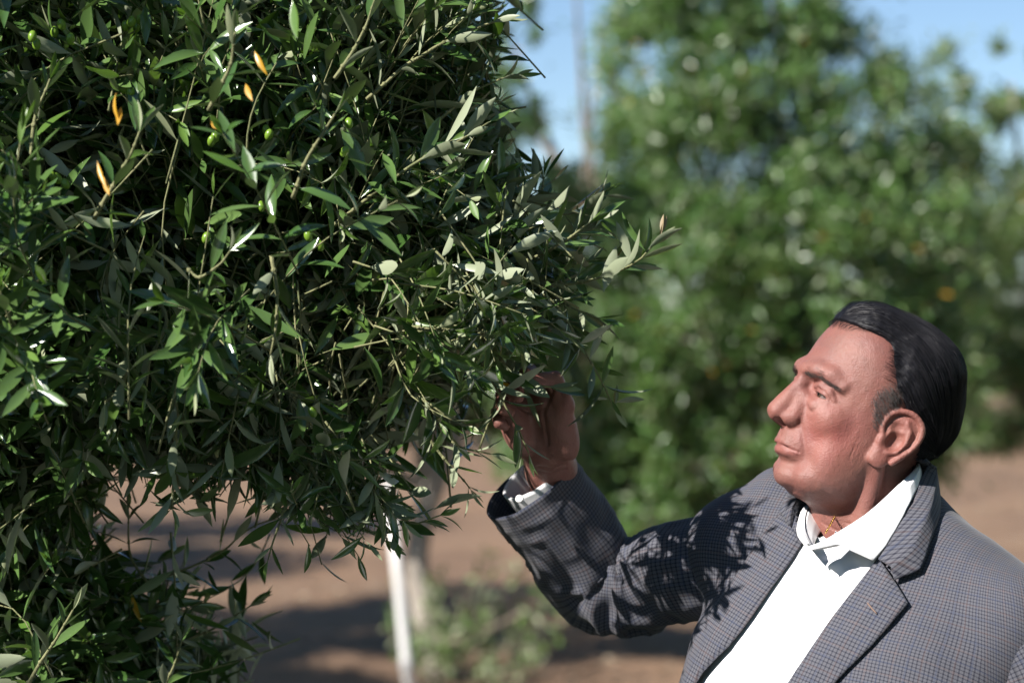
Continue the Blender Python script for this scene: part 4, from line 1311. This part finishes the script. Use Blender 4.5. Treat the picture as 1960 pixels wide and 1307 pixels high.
me = mesh_arrays('person', np.vstack(V_) - PO, np.vstack(Q_))
set_col(me, 'skin', np.vstack(C_))
person = link('person', me, M['skin'], label='man in checked jacket and open white shirt reaching up to the olive spray', cat='person')
person.location = PO
def pchild(name, verts, faces, mat, parent=None, uv=None, smooth=True, label=None):
    me = mesh_arrays(name, np.asarray(verts) - PO, faces, smooth)
    if uv is not None: set_uv(me, uv)
    o = link(name, me, mat, parent or person, label=label)
    if parent is not None: o.matrix_parent_inverse = Matrix.Identity(4); o.location = (0, 0, 0)
    return o

# ---- eyes
uu, vv2 = np.meshgrid(np.linspace(0, np.pi, 24), np.arange(32) / 32 * 2 * np.pi, indexing='ij')
ball = np.stack([np.cos(uu), np.sin(uu) * np.cos(vv2), np.sin(uu) * np.sin(vv2)], -1).reshape(-1, 3) * .0117
ball[:, 0] += .0012 * np.exp(-((ball[:, 1] ** 2 + ball[:, 2] ** 2) / .0045 ** 2))
eme = mesh_arrays('eye', ball, grid_faces(24, 32, True)[:, ::-1]); eme.materials.append(M['eye'])
for s in (1, -1):
    o = bpy.data.objects.new('eye', eme); COL.objects.link(o); o.parent = person
    gaze = unit(HM[0] + HM[2] * -.02 + HM[1] * .05)
    up_ = unit(HM[2] - gaze * np.dot(HM[2], gaze)); lf = np.cross(up_, gaze)
    m4 = Matrix.Identity(4); c = head_w(EYE * [1, s, 1])[0] - PO
    for r in range(3): m4[r][0], m4[r][1], m4[r][2], m4[r][3] = gaze[r], lf[r], up_[r], c[r]
    o.matrix_local = m4

# ---- hair: a shaped mass with strands combed back over it
HF = Field((-140, -104, -60), (128, 104, 168), 1.9)
X, Y, Z = HF.coords(); Yp = np.abs(Y)
HF.f = np.full(HF.n, 1e3, np.float32)
HF.ell((-6, 0, 46), (95, 76, 82), 14); HF.ell((-34, 0, 36), (62, 66, 56), 14); HF.ell((42, 0, 78), (50, 58, 46), 16)
HF.cone((-28, 0, -45), (-88, 0, -165), 55, 60, 16)
skull = HF.f.copy()
def hair_line_x(Yp, Z):
    """how far forward the hair reaches"""
    side = np.interp(Z, [-60, -42, -28, -6, 10, 26, 40, 52, 61, 82, 100, 106], [-70, -62, -48, -40, -36, -30, -8, 8, 19, 31, 35, 38])
    front = np.interp(Yp, [0, 20, 34, 46, 54, 60, 66], [90, 88, 82, 66, 48, 38, 34])
    w = np.clip((Z - 98) / 12.0, 0, 1)
    return side * (1 - w) + np.maximum(front, side) * w
hx = hair_line_x(Yp, Z)
gr = np.stack(np.broadcast_arrays(X, Y, Z), -1)
hx = hx + 3.0 * vnoise(gr, .11, 64) + 1.5 * vnoise(gr, .3, 65)
thick = 4.0 + 8.0 * np.clip((hx - X) / 28.0, 0, 1) - 6.0 * np.clip((-X - 20) / 60, 0, 1) + 6.0 * np.clip((Z - 95) / 35, 0, 1) * np.clip((100 - X) / 60, .35, 1) - 6.0 * np.clip((40 - Z) / 50, 0, 1) + 12.0 * np.exp(-(((X + 52) / 40) ** 2 + ((Z - 106) / 34) ** 2))
tt = np.clip((X + 10) / 80, 0, 1)
sc_ = np.stack(np.broadcast_arrays(Y * .26 + 0 * X + 0 * Z, (Z - X * (1 - tt)) * .24 + 0 * Y, X * .02 + 0 * Y + 0 * Z), -1)
streak = (vnoise(sc_, 1.0, 66) * 1.3 + vnoise(sc_, 2.1, 67) * .7) * np.clip((hx - X) / 12., .2, 1)
hairf = skull - thick - streak
hairf = smax(hairf, (X - hx).astype(np.float32) * .9, 5)
hairf = smax(hairf, (-34.0 - Z + 0 * X + 0 * Y + .25 * (X + 60)).astype(np.float32), 6)
hairf = smax(hairf, (-(skull + 5.0)).astype(np.float32), 1.0)      # a cap, hollow inside
sv, sq = HF.surface(hairf.astype(np.float32))
sv = relax(sv, sq, 2)
hair = pchild('hair', head_w(sv), sq, M['hair'], label='black hair combed back from the forehead')
HF.f = np.asarray(skull - thick, np.float32)
def strands(name, roots, flow, nst, step, off, mat, rad, rng, jitter=.25, parent=None, field=None, lift=0.0):
    """curves that start at roots (head mm), step along flow(p, normal), and hug the field surface"""
    p = roots.copy(); out = [p.copy()]
    for k in range(nst):
        n = field.grad(p)
        d = flow(p, n, k)
        d = unit(d - n * np.sum(d * n, 1, keepdims=True))
        p = p + d * step
        v = field.sample(p)
        n = field.grad(p)
        p = p - n * (v - off - lift * (k / nst) ** 2)[:, None]
        out.append(p.copy())
    A = np.stack(out, 1)                                   # (n, k, 3)
    cv = bpy.data.hair_curves.new(name)
    cv.add_curves([A.shape[1]] * A.shape[0])
    w = head_w(A.reshape(-1, 3)) - PO
    cv.attributes['position'].data.foreach_set('vector', w.astype(np.float32).ravel())
    ra = cv.attributes.get('radius') or cv.attributes.new('radius', 'FLOAT', 'POINT')
    taper = np.interp(np.arange(A.shape[1]) / (A.shape[1] - 1), [0, .15, .6, 1], [.15, 1, .9, .2])
    ra.data.foreach_set('value', (np.tile(taper, A.shape[0]) * rad).astype(np.float32))
    cv.materials.append(mat)
    o = bpy.data.objects.new(name, cv); COL.objects.link(o); o.parent = parent or person
    return o
rng = np.random.default_rng(77)
# roots on the mass
fc = sv[sq].mean(1); fnm = vnormals(sv, sq)[sq].mean(1)
okr = np.where((fnm * (fc - np.array([-6, 0, 30]))).sum(1) > 0)[0]
pick = rng.choice(okr, 4200)
roots = fc[pick] + rng.normal(size=(len(pick), 3)) * .8
def comb(p, n, k):
    ang = vnoise(p, .035, 61) * .35
    t = np.clip((p[:, 0] + 10) / 80, 0, 1)[:, None]            # front part: swept up and back; rest: back and down
    back = np.array([-1.0, 0, -.05]) * t + np.array([-.62, 0, -.62]) * (1 - t)
    lat = np.sign(p[:, 1])[:, None] * np.array([0, .35, 0])
    w = np.stack([np.zeros(len(p)), ang * np.sign(p[:, 1]), ang], -1)
    return back + lat + w
off = rng.uniform(-.4, 3.0, len(roots))
strands('hair_strands', roots, comb, 12, 5.0, off, M['strand'], .00016, rng, parent=hair, field=HF)
# a few stray ends at the nape and crown
pick = okr[(fc[okr][:, 0] < -70) | (fc[okr][:, 2] > 128)]
pick = rng.choice(pick, 130)
strands('stray_hair', fc[pick], comb, 8, 4.5, rng.uniform(1, 4, 130), M['hair'], .00009, rng, parent=hair, field=HF, lift=5.0)
# grey sideburns
H2 = Field((-60, -104, -40), (110, 104, 118), 2.4)
xs = (H.lo, H.n)
def full_sample(p):
    q = p.copy(); q[:, 1] = np.abs(q[:, 1]); return H.sample(q)
class SkinF:
    h = 1.3
    def sample(s, p): return full_sample(p)
    def grad(s, p):
        g = [s.sample(p + np.eye(3)[i] * 1.3) - s.sample(p - np.eye(3)[i] * 1.3) for i in range(3)]
        return unit(np.stack(g, -1))
SK = SkinF()
def scatter_side(poly, n, rng):
    out = []
    poly = np.array(poly, float)
    lo, hi = poly.min(0), poly.max(0)
    while len(out) < n:
        q = lo + rng.random((n * 3, 2)) * (hi - lo)
        out += list(q[in_poly(q, poly)])
    q = np.array(out[:n])
    p = np.stack([q[:, 0], np.full(n, 74.0), q[:, 1]], -1)
    for _ in range(6):
        g = SK.grad(p); v = SK.sample(p); p = p - g * v[:, None] * .9
    return p
sb = [(20, 64), (34, 56), (42, 46), (41, 32), (33, 18), (24, 6), (22, 8), (21, 22), (18, 34), (8, 46), (8, 60)]
for s in (1, -1):
    r = scatter_side(sb, 900, rng)
    edge = np.interp(r[:, 2], [6, 18, 32, 46, 56, 64], [25, 34, 41, 42, 34, 22])
    r = r[rng.random(len(r)) < np.clip((edge - r[:, 0]) / 16, .05, .55)]
    r[:, 1] *= s
    strands('sideburn', r, lambda p, n, k: np.tile([-.62, 0, -.40], (len(p), 1)) + rng.normal(size=p.shape) * .25, 5, 2.6, rng.uniform(.2, 2.0, len(r)), M['hair_grey'], .00011, rng, field=SK)
    r = r[rng.random(len(r)) < np.clip((22 - r[:, 0]) / 20, .06, .7)] + rng.normal(size=(1, 3)) * .4
    strands('sideburn', r, lambda p, n, k: np.tile([-.62, 0, -.40], (len(p), 1)) + rng.normal(size=p.shape) * .25, 5, 2.6, rng.uniform(.2, 2.0, len(r)), M['hair'], .0001, rng, field=SK)
    r = scatter_side([(28, 66), (38, 58), (46, 80), (40, 98), (30, 96), (24, 76)], 110, rng); r[:, 1] *= s
    strands('temple_hair', r, lambda p, n, k: np.tile([-.9, 0, -.1], (len(p), 1)) + rng.normal(size=p.shape) * .15, 7, 3.0, rng.uniform(.2, 1.4, len(r)), M['hair'], .00006, rng, field=SK, parent=hair)
    # soft edge along the hairline
    nh = 300
    z1 = rng.uniform(54, 104, nh // 2)
    y1 = np.full(nh // 2, 70.0)
    x1 = hair_line_x(y1, z1) + rng.uniform(-3, 8, nh // 2)
    y2 = rng.uniform(0, 58, nh - nh // 2); z2 = np.full(len(y2), 112.0)
    x2 = hair_line_x(y2, z2) + rng.uniform(-4, 6, len(y2))
    q = np.stack([np.concatenate([x1, x2]), np.concatenate([y1, y2]), np.concatenate([z1, z2])], -1)
    for _ in range(8):
        g = SK.grad(q); g[:, 0] *= .15; v = SK.sample(q); q = q - unit(g) * v[:, None] * .9
    q[:, 1] *= s
    strands('hairline', q, lambda p, n, k: np.tile([-1.0, 0, .05], (len(p), 1)) + rng.normal(size=p.shape) * .22, 7, 2.6, rng.uniform(.3, 4.5, len(q)), M['hair'], .00008, rng, field=SK, parent=hair)
    # eyebrow
    t = rng.random(170)
    bl = smooth_poly([(106, 9, 38.5), (103, 20, 41.5), (94, 36, 40), (79, 52, 30)], 40)
    r = np.stack([np.interp(t, np.linspace(0, 1, 40), bl[:, k]) for k in range(3)], -1) + rng.normal(size=(170, 3)) * np.array([.5, .5, 1.7]) * (1 - .5 * t)[:, None]
    for _ in range(5):
        g = SK.grad(r); v = SK.sample(r); r = r - g * v[:, None] * .9
    r[:, 1] *= s
    strands('eyebrow', r, lambda p, n, k, s=s: np.tile([-.55, .8 * s, .10 - .10 * k], (len(p), 1)) + rng.normal(size=p.shape) * .28, 5, 1.8, rng.uniform(.3, 2.2, 170), M['brow'], .00011, rng, field=SK)
    # lashes
    t = rng.random(40)
    bl = np.array([(92, 23, 20.2), (92.5, 32, 21.2), (86, 43, 19.2)])
    r = np.stack([np.interp(t, [0, .5, 1], bl[:, k]) for k in range(3)], -1)
    for _ in range(5):
        g = SK.grad(r); v = SK.sample(r); r = r - g * v[:, None] * .9
    r[:, 1] *= s
    strands('eyelashes', r, lambda p, n, k, s=s: np.tile([.8, .3 * s, -.35], (len(p), 1)), 3, 1.5, np.full(40, .6), M['brow'], .00009, rng, field=SK, lift=3.0)

# ================================================================== clothes
def shell(o, th, off=-1):
    s = o.modifiers.new('thickness', 'SOLIDIFY'); s.thickness = th; s.offset = off; s.use_rim = True
    return o
jac = pchild('jacket', jv, jq_keep, M['check'], uv=torso_uv(jv), label='grey blue finely checked wool jacket worn open')
shell(jac, .003)
# shirt: the same volume a little inside
TFd.f = body_f
shv, shq = TFd.surface(iso=-.007)
shv = relax(shv, shq, 2, .5)
shn = vnormals(shv, shq)
pxy = to_px(shv)
pk = np.array([(1530, 1100), (1490, 1160), (1440, 1250), (1420, 1320)])
dk, _ = polydist(pxy, pk)
fold = .0016 * vnoise(shv * [1, 1, .5], 14, 70)
for ln, w, dp in (([(1545, 1052), (1600, 1062), (1650, 1085)], 12, -.004), ([(1520, 1110), (1570, 1085), (1620, 1070)], 11, .005), ([(1525, 1135), (1570, 1105), (1610, 1100)], 8, -.003)):
    d2, _ = polydist(pxy, np.array(ln)); fold = fold + dp * np.exp(-(d2 / w) ** 2)
fold = fold + .0022 * (1 / (1 + np.exp(-(pxy[:, 0] - np.interp(pxy[:, 1], pk[:, 1], pk[:, 0])) / 1.5))) * ((pxy[:, 1] > 1040) & (shn[:, 1] < 0))
shv = shv + shn * fold[:, None]
cen = shv[shq].mean(1)
keep = (cen[:, 2] < 1.50) & (cen[:, 2] > .80)
keep &= ~in_poly(to_px(cen), [(1547, 1030), (1572, 1030), (1611, 1018), (1665, 988), (1723, 938), (1757, 912), (1800, 890), (1800, 700), (1400, 700), (1400, 940), (1520, 1000)])
VNECK = [(1549, 1026), (1562, 1032), (1594, 1026), (1640, 960), (1560, 930), (1540, 980)]
keep &= ~(in_poly(to_px(cen), VNECK) & (vnormals(shv, shq)[shq].mean(1)[:, 1] < .2) & (cen[:, 2] > 1.42))
shirt = pchild('shirt', shv, shq[keep], M['shirt'], label='white cotton shirt with open collar')

def patch(name, rows, nu, nv, mat, parent, offs=None, th=.002, uvs=1.0, uvrot=0.0, bulge=0.0, label=None):
    """cloth patch through rows of 3D points (each row a list of points)"""
    R = [smooth_poly(r, nu) for r in rows]
    R = np.stack(R, 0)                                  # rows x nu x 3
    cols = np.stack([smooth_poly(R[:, i], nv) if len(R) > 2 else np.stack([R[0, i] * (1 - t) + R[1, i] * t for t in np.linspace(0, 1, nv)]) for i in range(nu)], 0)   # nu x nv x 3
    if bulge:
        t = np.sin(np.linspace(0, 1, nv) * np.pi)
        cols = cols + t[None, :, None] * np.array([-.2, -1, .25])[None, None] * bulge
    d_u = np.linalg.norm(np.diff(cols[:, nv // 2], axis=0), axis=1); su = np.concatenate([[0], np.cumsum(d_u)])
    d_v = np.linalg.norm(np.diff(cols, axis=1), axis=2).mean(0); sv_ = np.concatenate([[0], np.cumsum(d_v)])
    U_, V_ = np.meshgrid(su, sv_, indexing='ij')
    ca, sa = math.cos(uvrot), math.sin(uvrot)
    uv = np.stack([U_ * ca - V_ * sa, U_ * sa + V_ * ca], -1).reshape(-1, 2) * uvs
    q = grid_faces(nu, nv)
    v = cols.reshape(-1, 3)
    nn_ = np.cross(v[q[:, 2]] - v[q[:, 0]], v[q[:, 3]] - v[q[:, 1]]).mean(0)
    if nn_[1] > 0: q = q[:, ::-1]
    o = pchild(name, v, q, mat, parent, uv, label=label)
    shell(o, th)
    return o
def lap(pts, offs):
    return [on_torso(x, y, o)[0] for (x, y), o in zip(pts, offs if hasattr(offs, '__len__') else [offs] * len(pts))]
def resample2(pts, n): return [tuple(q) for q in smooth_poly(np.array(pts, float), n)]

# near lapel
n_in = resample2([(1681, 1069), (1627, 1139), (1588, 1190), (1549, 1248), (1512, 1305), (1470, 1380), (1430, 1500)], 16)
n_out = resample2([(1714, 1116), (1739, 1158), (1716, 1186), (1677, 1232), (1638, 1271), (1603, 1307), (1545, 1380), (1440, 1500)], 16)
n_out = [(1714, 1116), (1739, 1158)] + resample2([(1738, 1160), (1716, 1186), (1677, 1232), (1638, 1271), (1603, 1307), (1545, 1380), (1440, 1500)], 14)
mid = [((a[0] * .5 + b_[0] * .5), (a[1] * .5 + b_[1] * .5)) for a, b_ in zip(n_in, n_out)]
# straight-sided: sample directly instead of smoothing so the corner stays sharp
def grid_patch(name, rows, mat, parent, sub=6, th=.0025, uvrot=0.0, label=None):
    R = np.array(rows, float)                            # rows x n x 3
    nr, n = R.shape[:2]
    ts = np.linspace(0, nr - 1, (nr - 1) * sub + 1)
    G = np.stack([np.stack([np.interp(ts, np.arange(nr), R[:, i, k]) for k in range(3)], -1) for i in range(n)], 0)
    us = np.linspace(0, n - 1, (n - 1) * 3 + 1)
    G = np.stack([np.stack([np.interp(us, np.arange(n), G[:, j, k]) for k in range(3)], -1) for j in range(G.shape[1])], 1)
    nu, nv = G.shape[:2]
    U_ = G.reshape(-1, 3)
    axis_u = unit(G[-1, nv // 2] - G[0, nv // 2]); axis_v = G[nu // 2, -1] - G[nu // 2, 0]; axis_v = unit(axis_v - axis_u * (axis_v @ axis_u))
    uv = np.stack([U_ @ axis_v, U_ @ axis_u], -1)
    ca, sa = math.cos(uvrot), math.sin(uvrot)
    uv = np.stack([uv[:, 0] * ca - uv[:, 1] * sa, uv[:, 0] * sa + uv[:, 1] * ca], -1)
    q = grid_faces(nu, nv)
    nn_ = np.cross(U_[q[:, 2]] - U_[q[:, 0]], U_[q[:, 3]] - U_[q[:, 1]]).mean(0)
    if nn_[1] > 0: q = q[:, ::-1]
    o = pchild(name, U_, q, mat, parent, uv, label=label)
    shell(o, th)
    return o
lapel_n = grid_patch('lapel', [lap(n_in, .002), lap([(a[0] * .93 + b_[0] * .07, a[1] * .93 + b_[1] * .07) for a, b_ in zip(n_in, n_out)], .008), lap(mid, .010), lap(n_out, .0065)], M['check'], jac, uvrot=.12)
# buttonhole on it
bh = np.array(lap([(1665, 1161), (1674, 1172), (1683, 1182)], .0102))
sp = Soup(); sp.tube(smooth_poly(bh, 8), [.0004, .0008, .0009, .0009, .0009, .0009, .0008, .0004], 6)
pchild('buttonhole', np.vstack(sp.v), [np.vstack(sp.q), np.vstack(sp.t)], M['thread'], jac)
# far lapel
f_in = resample2([(1537, 1036), (1518, 1066), (1471, 1131), (1433, 1186), (1394, 1236), (1332, 1306), (1290, 1420)], 14)
f_out = resample2([(1500, 985), (1470, 1010), (1432, 1075), (1385, 1145), (1345, 1200), (1322, 1270), (1288, 1420)], 14)
mid = [((a[0] * .5 + b_[0] * .5), (a[1] * .5 + b_[1] * .5)) for a, b_ in zip(f_in, f_out)]
lapel_f = grid_patch('lapel', [lap(f_in, .000), lap([(a[0] * .9 + b_[0] * .1, a[1] * .9 + b_[1] * .1) for a, b_ in zip(f_in, f_out)], .004), lap(mid, .007), lap(f_out, .005)], M['check'], jac, uvrot=-.1)
# jacket collar, from behind the neck down to the notch
c_in = [P(1700, 872, .075), P(1752, 880, .045), P(1768, 893, .0), P(1758, 925, -.055), P(1748, 955, -.080), P(1729, 990, -.100), P(1702, 1037, -.116), P(1681, 1069, -.122)]
c_out = [P(1725, 925, .095), P(1785, 912, .055), P(1797, 926, .0), P(1801, 976, -.065), P(1787, 1027, -.098), P(1775, 1066, -.118), P(1764, 1095, -.128), P(1714, 1116, -.130)]
def front_of(p, off):
    q = to_px(np.array([p]))[0]
    h, n = on_torso(q[0], q[1], off)
    return h if (h[1] < p[1] and abs(h[1] - p[1]) < .08) else p
c_in2 = [front_of(p, .005) for p in c_in]; c_out2 = [front_of(p, .007) for p in c_out]
c_mid = [(a * .5 + b_ * .5) + np.array([.004, -.006, .004]) for a, b_ in zip(c_in2, c_out2)]
def dense(r, n=22): return list(smooth_poly(r, n))
grid_patch('collar', [dense(c_in2), dense([front_of(p, .011) for p in c_mid]), c_ := dense(c_out2)], M['check'], jac, uvrot=1.45)
# far collar end
fc_in = [P(1560, 950, .075), P(1545, 985, .050), P(1537, 1036, .0)]
fc_out = [P(1535, 935, .095), P(1512, 955, .085), P(1500, 985, .07)]
grid_patch('collar', [dense(fc_in, 8), dense([front_of((a + b_) / 2, .008) for a, b_ in zip(fc_in, fc_out)], 8), dense([front_of(p, .008) for p in fc_out], 8)], M['check'], jac, uvrot=.3)

# shirt collar: standing band, near leaf, far leaf
A_near = [P(1547, 1046, -.098), P(1572, 1036, -.098), P(1611, 1013, -.096), P(1665, 978, -.090), P(1723, 925, -.066), P(1757, 890, -.020), P(1745, 872, .03)]
B_near = [P(1552, 1052, -.112), P(1603, 1041, -.114), P(1671, 1072, -.121), P(1703, 1032, -.115), P(1745, 955, -.085), P(1766, 905, -.022), P(1752, 890, .035)]
Mn = [(a + b_) / 2 + np.array([0, -.006, .004]) for a, b_ in zip(A_near, B_near)]
def rows_dense(rows, n): return [dense(r, n) for r in rows]
bn = [B_near[0], B_near[1], B_near[2]]
# the point of the collar is kept sharp: the outer edge is two straight runs
out_edge = [B_near[0] * (1 - t) + B_near[1] * t for t in np.linspace(0, 1, 4)][:-1] + [B_near[1] * (1 - t) + B_near[2] * t for t in np.linspace(0, 1, 5)][:-1] + list(smooth_poly(B_near[2:], 11))
in_edge = list(smooth_poly(A_near, len(out_edge)))
me_edge = [(a + b_) / 2 + np.array([-.001, -.005, .003]) for a, b_ in zip(in_edge, out_edge)]
grid_patch('collar', [in_edge, me_edge, out_edge], M['shirt'], shirt, th=.0016)
A_far = [P(1588, 990, .045), P(1570, 968, .035), P(1553, 966, .020), P(1543, 985, -.010), P(1541, 1015, -.050), P(1552, 1045, -.090)]
B_far = [P(1580, 985, .060), P(1553, 975, .055), P(1533, 990, .030), P(1527, 1008, -.010), P(1530, 1028, -.055), P(1546, 1048, -.092)]
Mf = [(a + b_) / 2 + np.array([-.002, -.002, .004]) for a, b_ in zip(A_far, B_far)]
grid_patch('collar', rows_dense([A_far, Mf, B_far], 14), M['shirt'], shirt, th=.0016)
C_far = [P(1600, 1030, .030), P(1592, 1010, .028), P(1580, 1005, .015), P(1572, 1015, -.015), P(1562, 1032, -.055), P(1556, 1050, -.086)]
grid_patch('collar_band', rows_dense([[p + np.array([.001, 0, 0]) for p in A_far], [(a + c) / 2 + np.array([.002, 0, 0]) for a, c in zip(A_far, C_far)], C_far], 12), M['shirt'], shirt, th=.0012)
C_near = [p + np.array([.004, .010, -.030]) * w for p, w in zip(A_near, (.15, .3, .6, .9, 1, 1, 1))]
grid_patch('collar_band', rows_dense([[p + np.array([0, .003, -.001]) for p in A_near], C_near], 14), M['shirt'], shirt, th=.0012)

# thin gold chain inside the collar
nk = [P(1606, 972, .0), P(1597, 990, -.035), P(1588, 1006, -.060), P(1580, 1020, -.074)]
cl = smooth_poly(nk, 26)
sp = Soup()
for k in range(25):
    c = (cl[k] + cl[k + 1]) / 2; t = unit(cl[k + 1] - cl[k]); a = unit(np.cross(t, [0, 0, 1.0] if k % 2 else [1.0, 0, 0])); L = np.linalg.norm(cl[k + 1] - cl[k])
    th = np.arange(9) / 8 * 2 * np.pi
    ring = c + np.outer(np.cos(th), t) * L * .62 + np.outer(np.sin(th), a) * .0011
    sp.tube(ring, .00045, 5)
pchild('necklace', np.vstack(sp.v), [np.vstack(sp.q), np.vstack(sp.t)], M['gold'], label='thin gold chain round the neck')

# ---- sleeves
def sleeve(name, ctr, rad, squash, nring, seg, seed, bend_at, mat, parent, label=None, up=None, fold_amp=.004):
    c = smooth_poly(ctr, nring)
    s = np.concatenate([[0], np.cumsum(np.linalg.norm(np.diff(c, axis=0), axis=1))])
    kk = np.linspace(0, 1, len(rad)); t = np.linspace(0, 1, nring)
    r = np.interp(t, kk, rad); sqv = np.interp(t, kk, squash)
    T = unit(np.gradient(c, axis=0))
    u = unit(np.cross(T[0], up if up is not None else [0, 0, 1.0])); U = []
    for k in range(nring):
        u = u - T[k] * (u @ T[k]); u = u / np.linalg.norm(u); U.append(u)
    U = np.array(U); W = np.cross(T, U)
    a = np.arange(seg + 1) / seg * 2 * np.pi
    v = c[:, None] + r[:, None, None] * (np.cos(a)[None, :, None] * U[:, None] * sqv[:, None, None] + np.sin(a)[None, :, None] * W[:, None])
    nrm = np.cos(a)[None, :, None] * U[:, None] + np.sin(a)[None, :, None] * W[:, None]
    A_, S_ = np.meshgrid(a, s, indexing='xy')
    q = np.stack([np.cos(A_) * 1.1, np.sin(A_) * 1.1, S_ * 16], -1)
    w = np.exp(-((t - bend_at) / .16) ** 2)[:, None]
    f = (vnoise(q, 1.2, seed) * .5 + np.abs(vnoise(q * [1, 1, 1.5] + [0, 0, 3], 1.9, seed + 1)) * -1.3 + .3) * (.22 + 1.0 * w) * fold_amp + vnoise(q, 4.0, seed + 2) * .0006
    v = v + nrm * f[..., None]
    uv = np.stack([A_ * np.mean(r), S_], -1).reshape(-1, 2)
    qf = grid_faces(nring, seg + 1)
    vv_ = v.reshape(-1, 3)
    nn_ = np.cross(vv_[qf[:, 2]] - vv_[qf[:, 0]], vv_[qf[:, 3]] - vv_[qf[:, 1]])
    cc = vv_[qf].mean(1); ctrq = np.repeat(c[:-1], seg, 0)
    if ((cc - ctrq) * nn_).sum() < 0: qf = qf[:, ::-1]
    o = pchild(name, vv_, qf, mat, parent, uv, label=label)
    shell(o, .003)
    return v, c, T
cuff_c = P(1013, 925, .168)
ud, fd = unit(FS - elbow), unit(cuff_c - elbow)
arm_pts = [FS + np.array([.030, .005, -.012]), FS * .72 + elbow * .28 + [0, 0, -.006], elbow + ud * .095 + [0, 0, -.002], elbow + ud * .045 + [.002, 0, -.006], elbow + fd * .028 + [-.003, 0, -.006], elbow + fd * .075 + [-.002, 0, 0], elbow * .3 + cuff_c * .7, cuff_c]
sv_f, sc_f, sT_f = sleeve('sleeve', arm_pts, [.066, .064, .063, .060, .060, .063, .064, .064], [.95] * 8, 110, 64, 91, .52, M['check'], jac, fold_amp=.0125)
near_pts = [NS + [-.008, .004, .012], NS * .75 + ELN * .25 + [.014, -.004, .01], ELN * .6 + NS * .4 + [.006, 0, 0], ELN, WRN * .5 + ELN * .5, WRN + [0, 0, .02]]
sleeve('sleeve', near_pts, [.066, .080, .076, .070, .064, .060], [.95] * 6, 70, 56, 95, .55, M['check'], jac)
# shirt cuff inside the raised sleeve, with its button
ax = unit(sc_f[-1] - sc_f[-8])
cu = [sc_f[-1] - ax * .05, sc_f[-1] - ax * .02, sc_f[-1] + ax * .006]
w_off = (wr - cuff_c) * .35
sleeve('cuff', [cu[0] + w_off, cu[1] + w_off, cu[2] + w_off * 1.1], [.046, .046, .047], [.92] * 3, 14, 40, 99, 2.0, M['shirt'], shirt, fold_amp=.001)
bp = P(995, 955, .085)
def button(name, c, n, r, mat, parent):
    n = unit(n); a = unit(np.cross(n, [.3, .2, 1.0])); b2 = np.cross(n, a)
    prof = [(0, .25), (.55, .25), (.7, .5), (.92, .5), (1, .25), (.95, 0), (0, 0)]
    th = np.arange(14) / 14 * 2 * np.pi
    v = np.array([[c + r * pr * (math.cos(t) * a + math.sin(t) * b2) + n * r * ph for t in th] for pr, ph in prof]).reshape(-1, 3)
    return pchild(name, v, grid_faces(len(prof), 14, True), mat, parent)
button('button', bp, np.array([-.3, -.8, .5]), .0052, M['pearl'], shirt)
# sleeve buttons along the lower cuff edge
for k in range(3):
    i = -8 - k * 4
    lowp = sv_f[i][np.argmin(sv_f[i][:, 0] + sv_f[i][:, 2] * .8)]
    button('button', lowp - unit(lowp - sc_f[i]) * .003, lowp - sc_f[i], .0068, M['button'], jac)

# ---- trousers and shoes, below the frame
TG = Field((.1, -.32, .03), (.75, .30, 1.04), .012)
TG.cone(tors(0, .02, .98), tors(0, .02, .90), .16, .155, .05)
for s in (-1, 1):
    TG.cone(tors(s * .09, .01, .92), tors(s * .11, .02, .50), .105, .082, .03)
    TG.cone(tors(s * .11, .02, .50), tors(s * .115, -.005, .07), .080, .068, .02)
tv, tq = TG.surface(); tv = relax(tv, tq, 2)
pchild('trousers', tv, tq, M['trouser'])
for s in (-1, 1):
    SG = Field(np.array(tors(s * .115, .06, .0)) - [.2, .2, .0], np.array(tors(s * .115, .06, .13)) + [.2, .2, .0], .007)
    SG.cone(tors(s * .115, -.05, .042), tors(s * .118, .10, .038), .040, .042, .02); SG.cone(tors(s * .118, .10, .038), tors(s * .122, .19, .03), .042, .030, .02)
    SG.cone(tors(s * .115, -.02, .06), tors(s * .115, -.02, .12), .045, .046, .03)
    v, q = SG.surface(); pchild('shoe', relax(v, q, 2), q, M['shoe'])
